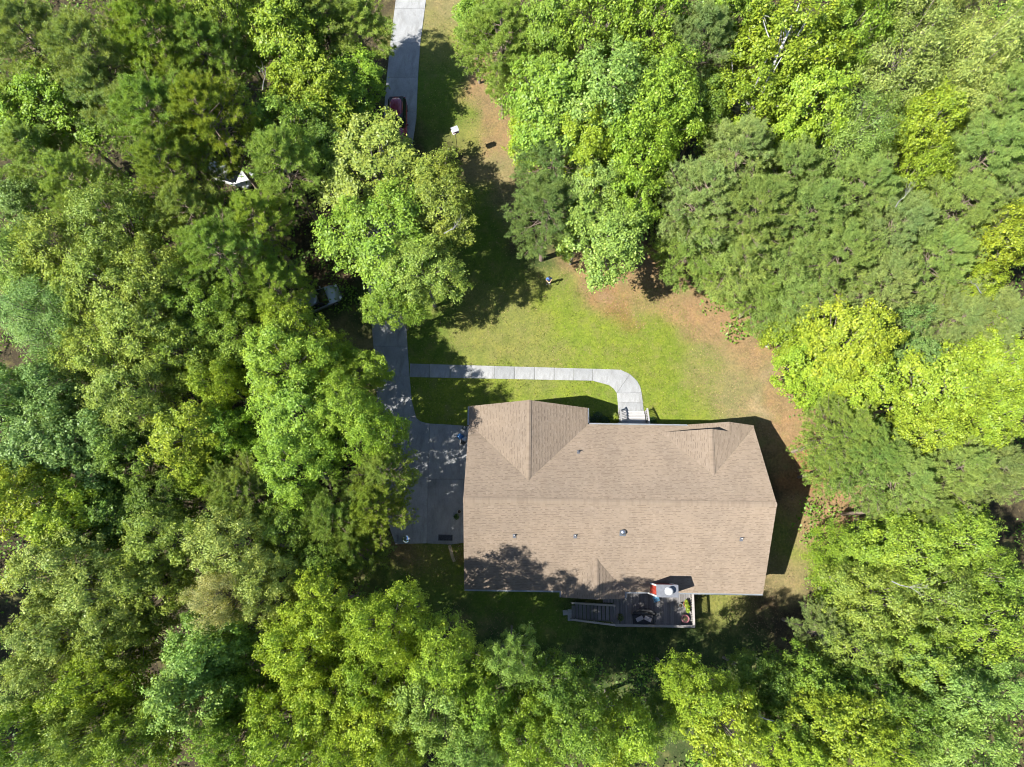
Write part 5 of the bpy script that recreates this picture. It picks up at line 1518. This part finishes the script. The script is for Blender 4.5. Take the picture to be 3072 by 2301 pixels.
 (960, 1700, 90, 13, 'oak', 'dark', 'dark tree at the south-west corner of the yard'),
]
used = {}
rt = random.Random(5)
def place_tree(px, py, rp, h, kind, colr, label):
    vi = rt.randrange(len(PROTO[kind]))
    crown, trunk, d = PROTO[kind][vi]
    sz = h / d['H']
    zcen = d['zc'] * sz
    p = P(px, py, zcen)
    base = G(p.x, p.y)
    rad = rp * mpp(px, py, zcen) * (1.10 if 'pine' in kind else 1.07)
    s = rad / d['R']
    pine = 'pine' in kind
    t = tag(empty('pine_tree' if pine else 'hardwood_tree', (p.x, p.y, base - .02), rt.uniform(0, 6.283)), label, 'tree', 'pines in the woods' if pine else 'hardwoods in the woods')
    t.scale = (s, s, sz)
    c = [v * .74 + w * .26 for v, w in zip(TC[colr], (.225, .315, .040))]; j = rt.uniform(.9, 1.1); k = rt.uniform(.94, 1.06)
    a = inst('trunk', trunk, t)
    b_ = inst('crown', crown, t)
    b_.color = (c[0] * j * k * .98, c[1] * j * .98, c[2] * j / k, 1)
    return t
for ps in PROTO.values():                       # true spread of each crown
    for crown, trunk, d in ps:
        co = np.empty(len(crown.vertices) * 3, np.float32); crown.vertices.foreach_get('co', co); co = co.reshape(-1, 3)
        d['R'] = float(np.percentile(np.hypot(co[:, 0], co[:, 1]), 95)); d['zc'] = float(np.percentile(co[:, 2], 60))
for e in TREES: place_tree(*e)
# ================================================================== undergrowth, leaf litter, dead twigs, woods beyond
def in_lawn(x, y):
    """rough outline of the open yard, from which undergrowth keeps away"""
    if -14.5 < x < 25.5 and -10.5 < y < 28: 
        if x > 16 and y > 24 - (x - 16) * 1.5: return False
        if x < -11.5 and y < 9: return False
        return True
    if -16.5 < x < 2.5 and 24 < y < 70: return True
    return False
def scatter(n, seed, x0=-56, x1=56, y0=-26, y1=62):
    r = np.random.default_rng(seed); out = []
    while len(out) < n:
        x, y = r.uniform(x0, x1), r.uniform(y0, y1)
        if not in_lawn(x, y): out.append((x, y))
    return np.array(out), r
def undergrowth():
    c, r = scatter(2200, 5)
    C = []; N = []; S = []
    for (x, y) in c:
        rad = r.uniform(.5, 1.9); hh = rad * r.uniform(.7, 2.4); n = int(44 * rad ** 1.3)
        d = unit(r, n); d[:, 2] = np.abs(d[:, 2])
        C.append(np.array([x, y, G(x, y)]) + d * np.array([rad, rad, hh]) * r.uniform(.5, 1, (n, 1))); N.append(d * .5 + np.array([0, 0, .9]) + r.normal(size=(n, 3)) * .5); S.append(r.uniform(.16, .32, n))
    me = leaf_mesh('undergrowth', np.concatenate(C), np.concatenate(N), np.concatenate(S), r, 1.6)
    o = link(bpy.data.objects.new('undergrowth', me)); o.color = (.13, .225, .03, 1)
    tag(o, 'low green undergrowth on the forest floor between the trunks', 'undergrowth', kind='stuff')
undergrowth()
def litter():
    r = np.random.default_rng(9); C = []
    for (px, py, rp, k) in BL:
        if k in ('straw', 'clay', 'tan', 'litter', 'olive', 'bare'):
            n = int({'olive': .25, 'tan': .9}.get(k, 1.6) * rp * 2.2)
            a = r.uniform(0, 6.283, n); q = rp * 1.1 * np.sqrt(r.random(n))
            for aa, qq in zip(a, q):
                p = P(px + qq * math.cos(aa), py + qq * math.sin(aa), 0); C.append((p.x, p.y, G(p.x, p.y) + .035))
    C = np.array(C); n = len(C)
    me = leaf_mesh('leaf_litter', C, np.array([0, 0, 1.0]) + r.normal(size=(n, 3)) * .25, r.uniform(.05, .11, n), r, 1.5, 'dry_leaf', .05)
    o = link(bpy.data.objects.new('leaf_litter', me))
    tag(o, 'brown fallen leaves and pine straw strewn over the lawn edges', 'leaf litter', kind='stuff')
litter()
# grass of the lawn: short tufts standing a few centimetres proud
def grass():
    r = np.random.default_rng(21); X = []; C = []
    for (px, py, rp, k) in BL:
        if k not in ('lush', 'green', 'olive', 'tan'): continue
        p = P(px, py, 0); rad = rp * mpp(px, py, 0) * 1.25
        n = int(rad * rad * {'lush': 90, 'green': 60, 'olive': 60, 'tan': 22}[k])
        a_ = r.uniform(0, 6.283, n); q = rad * np.sqrt(r.random(n))
        X.append(np.stack([p.x + q * np.cos(a_), p.y + q * np.sin(a_)], 1))
        base = np.array(GC[k]) * 1.05
        v = r.lognormal(0, .30, (n, 1)); dry = (r.random((n, 1)) < .16)
        C.append(np.where(dry, np.array((.21, .175, .075)) * v, base * v))
    X = np.concatenate(X); C = np.concatenate(C)
    keep = np.ones(len(X), bool)
    for poly in SLABS:
        ins = np.zeros(len(X), bool); n = len(poly)
        for i in range(n):
            (x0, y0), (x1, y1) = poly[i], poly[(i + 1) % n]
            if abs(y1 - y0) < 1e-9: continue
            ins ^= ((y0 > X[:, 1]) != (y1 > X[:, 1])) & (X[:, 0] < (x1 - x0) * (X[:, 1] - y0) / (y1 - y0) + x0)
        keep &= ~ins
    keep &= ~((X[:, 0] > xW + .5) & (X[:, 0] < xE - .5) & (X[:, 1] > yS + .5) & (X[:, 1] < yN - .6))
    X = X[keep]; C = C[keep]; n = len(X)
    Z = gh(X[:, 0], X[:, 1]) + .035
    me = leaf_mesh('grass', np.column_stack([X, Z]), r.normal(size=(n, 3)) * .55 + np.array([0, 0, .8]), r.uniform(.05, .13, n), r, 1.6, 'grass', .1)
    me.attributes.new('Col', 'FLOAT_COLOR', 'FACE').data.foreach_set('color', np.column_stack([C, np.ones(n)]).astype(np.float32).ravel())
    o = link(bpy.data.objects.new('grass', me))
    tag(o, 'short mown grass of the lawn around the house', 'grass', kind='stuff')
    print('grass tufts', n)
grass()
# pale dead branches standing out of some crowns
def dead_branch(label, px, py, z, L_, az, seed):
    rr = random.Random(seed); p = P(px, py, z)
    m = MB()
    def grow(a, d, l, r_, depth):
        b_ = a + d * l
        mid = (a + b_) / 2 + Vector((rr.uniform(-.1, .1), rr.uniform(-.1, .1), rr.uniform(-.05, .1))) * l
        m.tube([a, mid, b_], [r_, r_ * .75, r_ * .5], 5, cap=False)
        if depth:
            for _ in range(rr.choice([2, 3])):
                dd = (d + Vector((rr.uniform(-.8, .8), rr.uniform(-.8, .8), rr.uniform(-.2, .5)))).normalized()
                grow(b_ if rr.random() < .6 else mid, dd, l * rr.uniform(.5, .8), r_ * .5, depth - 1)
    grow(Vector((0, 0, -.6)), Vector((math.cos(az) * .8, math.sin(az) * .8, .5)).normalized(), L_ * .8, .04, 3)
    return m, p
DEAD = [(1330, 690, 13.6, 1.1, .2, 'oak with bare grey twigs on top, right of the drive'), (2690, 1745, 15.0, 1.3, -.4, 'olive oak with a pale dead branch on top'), (2960, 870, 15.8, 1.2, 2.5, 'grey pine with many bare twigs at the right edge'),
        (2700, 610, 15.9, 1.1, .9, 'grey pine with pale bare twigs, right of the pine stand'), (780, 255, 13.8, 1.2, 1.2, 'lime green tree below the top-edge lime tree'), (2330, 2170, 14.6, 1.0, 2.8, 'mid-green tree between the two golden bottom trees')]
bytag = {o.get('label'): o for o in bpy.data.objects if o.get('label')}
for i, (px, py, z, L_, az, lab) in enumerate(DEAD):
    root = bytag.get(lab)
    m, p = dead_branch(lab, px, py, z, L_, az, 40 + i)
    o = m.build('dead_branch', M['dead_wood'], root)
    bpy.context.view_layer.update()
    o.matrix_parent_inverse = root.matrix_world.inverted()
    o.location = p

# the sycamore's bare white stem
root = bytag['sycamore with tall white trunk showing at the upper right']
m = MB(); q = [P(2283, 285, 12.2), P(2306, 240, 13.6), P(2330, 170, 14.6), P(2362, 105, 15.5), P(2385, 50, 16.2), P(2398, 10, 16.6)]
m.tube(q, [.13, .125, .11, .085, .06, .03], 7)
m.tube([q[2], P(2300, 95, 15.4), P(2290, 60, 15.8)], [.06, .04, .015], 5); m.tube([q[3], P(2345, 60, 16.2), P(2350, 25, 16.5)], [.05, .035, .015], 5); m.tube([q[1], P(2345, 172, 15.6)], [.07, .03], 5)
o = m.build('bare_stem', M['pale_bark'], root); bpy.context.view_layer.update(); o.matrix_parent_inverse = root.matrix_world.inverted()
# woods going on beyond the picture's edge, one mass of crowns
def far_woods():
    r = np.random.default_rng(77)
    for ki, (kind, colr) in enumerate((('oak', 'olive'), ('maple', 'bright'), ('pine', 'pine'))):
        pts = []
        while len(pts) < 70:
            x, y = r.uniform(-95, 95), r.uniform(-62, 108)
            e = max(abs(x) - (45 + .16 * (y + 20)) , y - 57, -y - 20)
            if e > 3.0 and not (-14 < x < 0 and y > 20): pts.append((x, y, G(x, y) - .05))
        me = bpy.data.meshes.new('far_woods'); me.from_pydata(pts, [], []); me.update()
        o = link(bpy.data.objects.new('surrounding_woods', me)); c = TC[colr]; o.color = (*c, 1)
        tag(o, {'oak': 'olive hardwoods massed beyond the edges of the view', 'maple': 'green maples massed beyond the edges of the view', 'pine': 'pines massed beyond the edges of the view'}[kind], 'woods', kind='stuff')
        crown, trunk, d = PROTO[kind][0]
        src = next(q for q in bpy.data.objects if q.data is crown)
        ng = bpy.data.node_groups.new('woods', 'GeometryNodeTree')
        ng.interface.new_socket('Geometry', in_out='INPUT', socket_type='NodeSocketGeometry'); ng.interface.new_socket('Geometry', in_out='OUTPUT', socket_type='NodeSocketGeometry')
        gi = ng.nodes.new('NodeGroupInput'); go = ng.nodes.new('NodeGroupOutput')
        oi = ng.nodes.new('GeometryNodeObjectInfo'); oi.transform_space = 'ORIGINAL'; oi.inputs['Object'].default_value = src; oi.inputs['As Instance'].default_value = False
        ip = ng.nodes.new('GeometryNodeInstanceOnPoints')
        rv = ng.nodes.new('FunctionNodeRandomValue'); rv.data_type = 'FLOAT_VECTOR'; rv.inputs['Max'].default_value = (0, 0, 6.28)
        rs = ng.nodes.new('FunctionNodeRandomValue'); rs.data_type = 'FLOAT'; rs.inputs[2].default_value = .85; rs.inputs[3].default_value = 1.2
        ng.links.new(gi.outputs[0], ip.inputs['Points']); ng.links.new(oi.outputs['Geometry'], ip.inputs['Instance'])
        ng.links.new(rv.outputs[0], ip.inputs['Rotation']); ng.links.new(rs.outputs[1], ip.inputs['Scale'])
        ng.links.new(ip.outputs[0], go.inputs[0])
        md = o.modifiers.new('woods', 'NODES'); md.node_group = ng
far_woods()
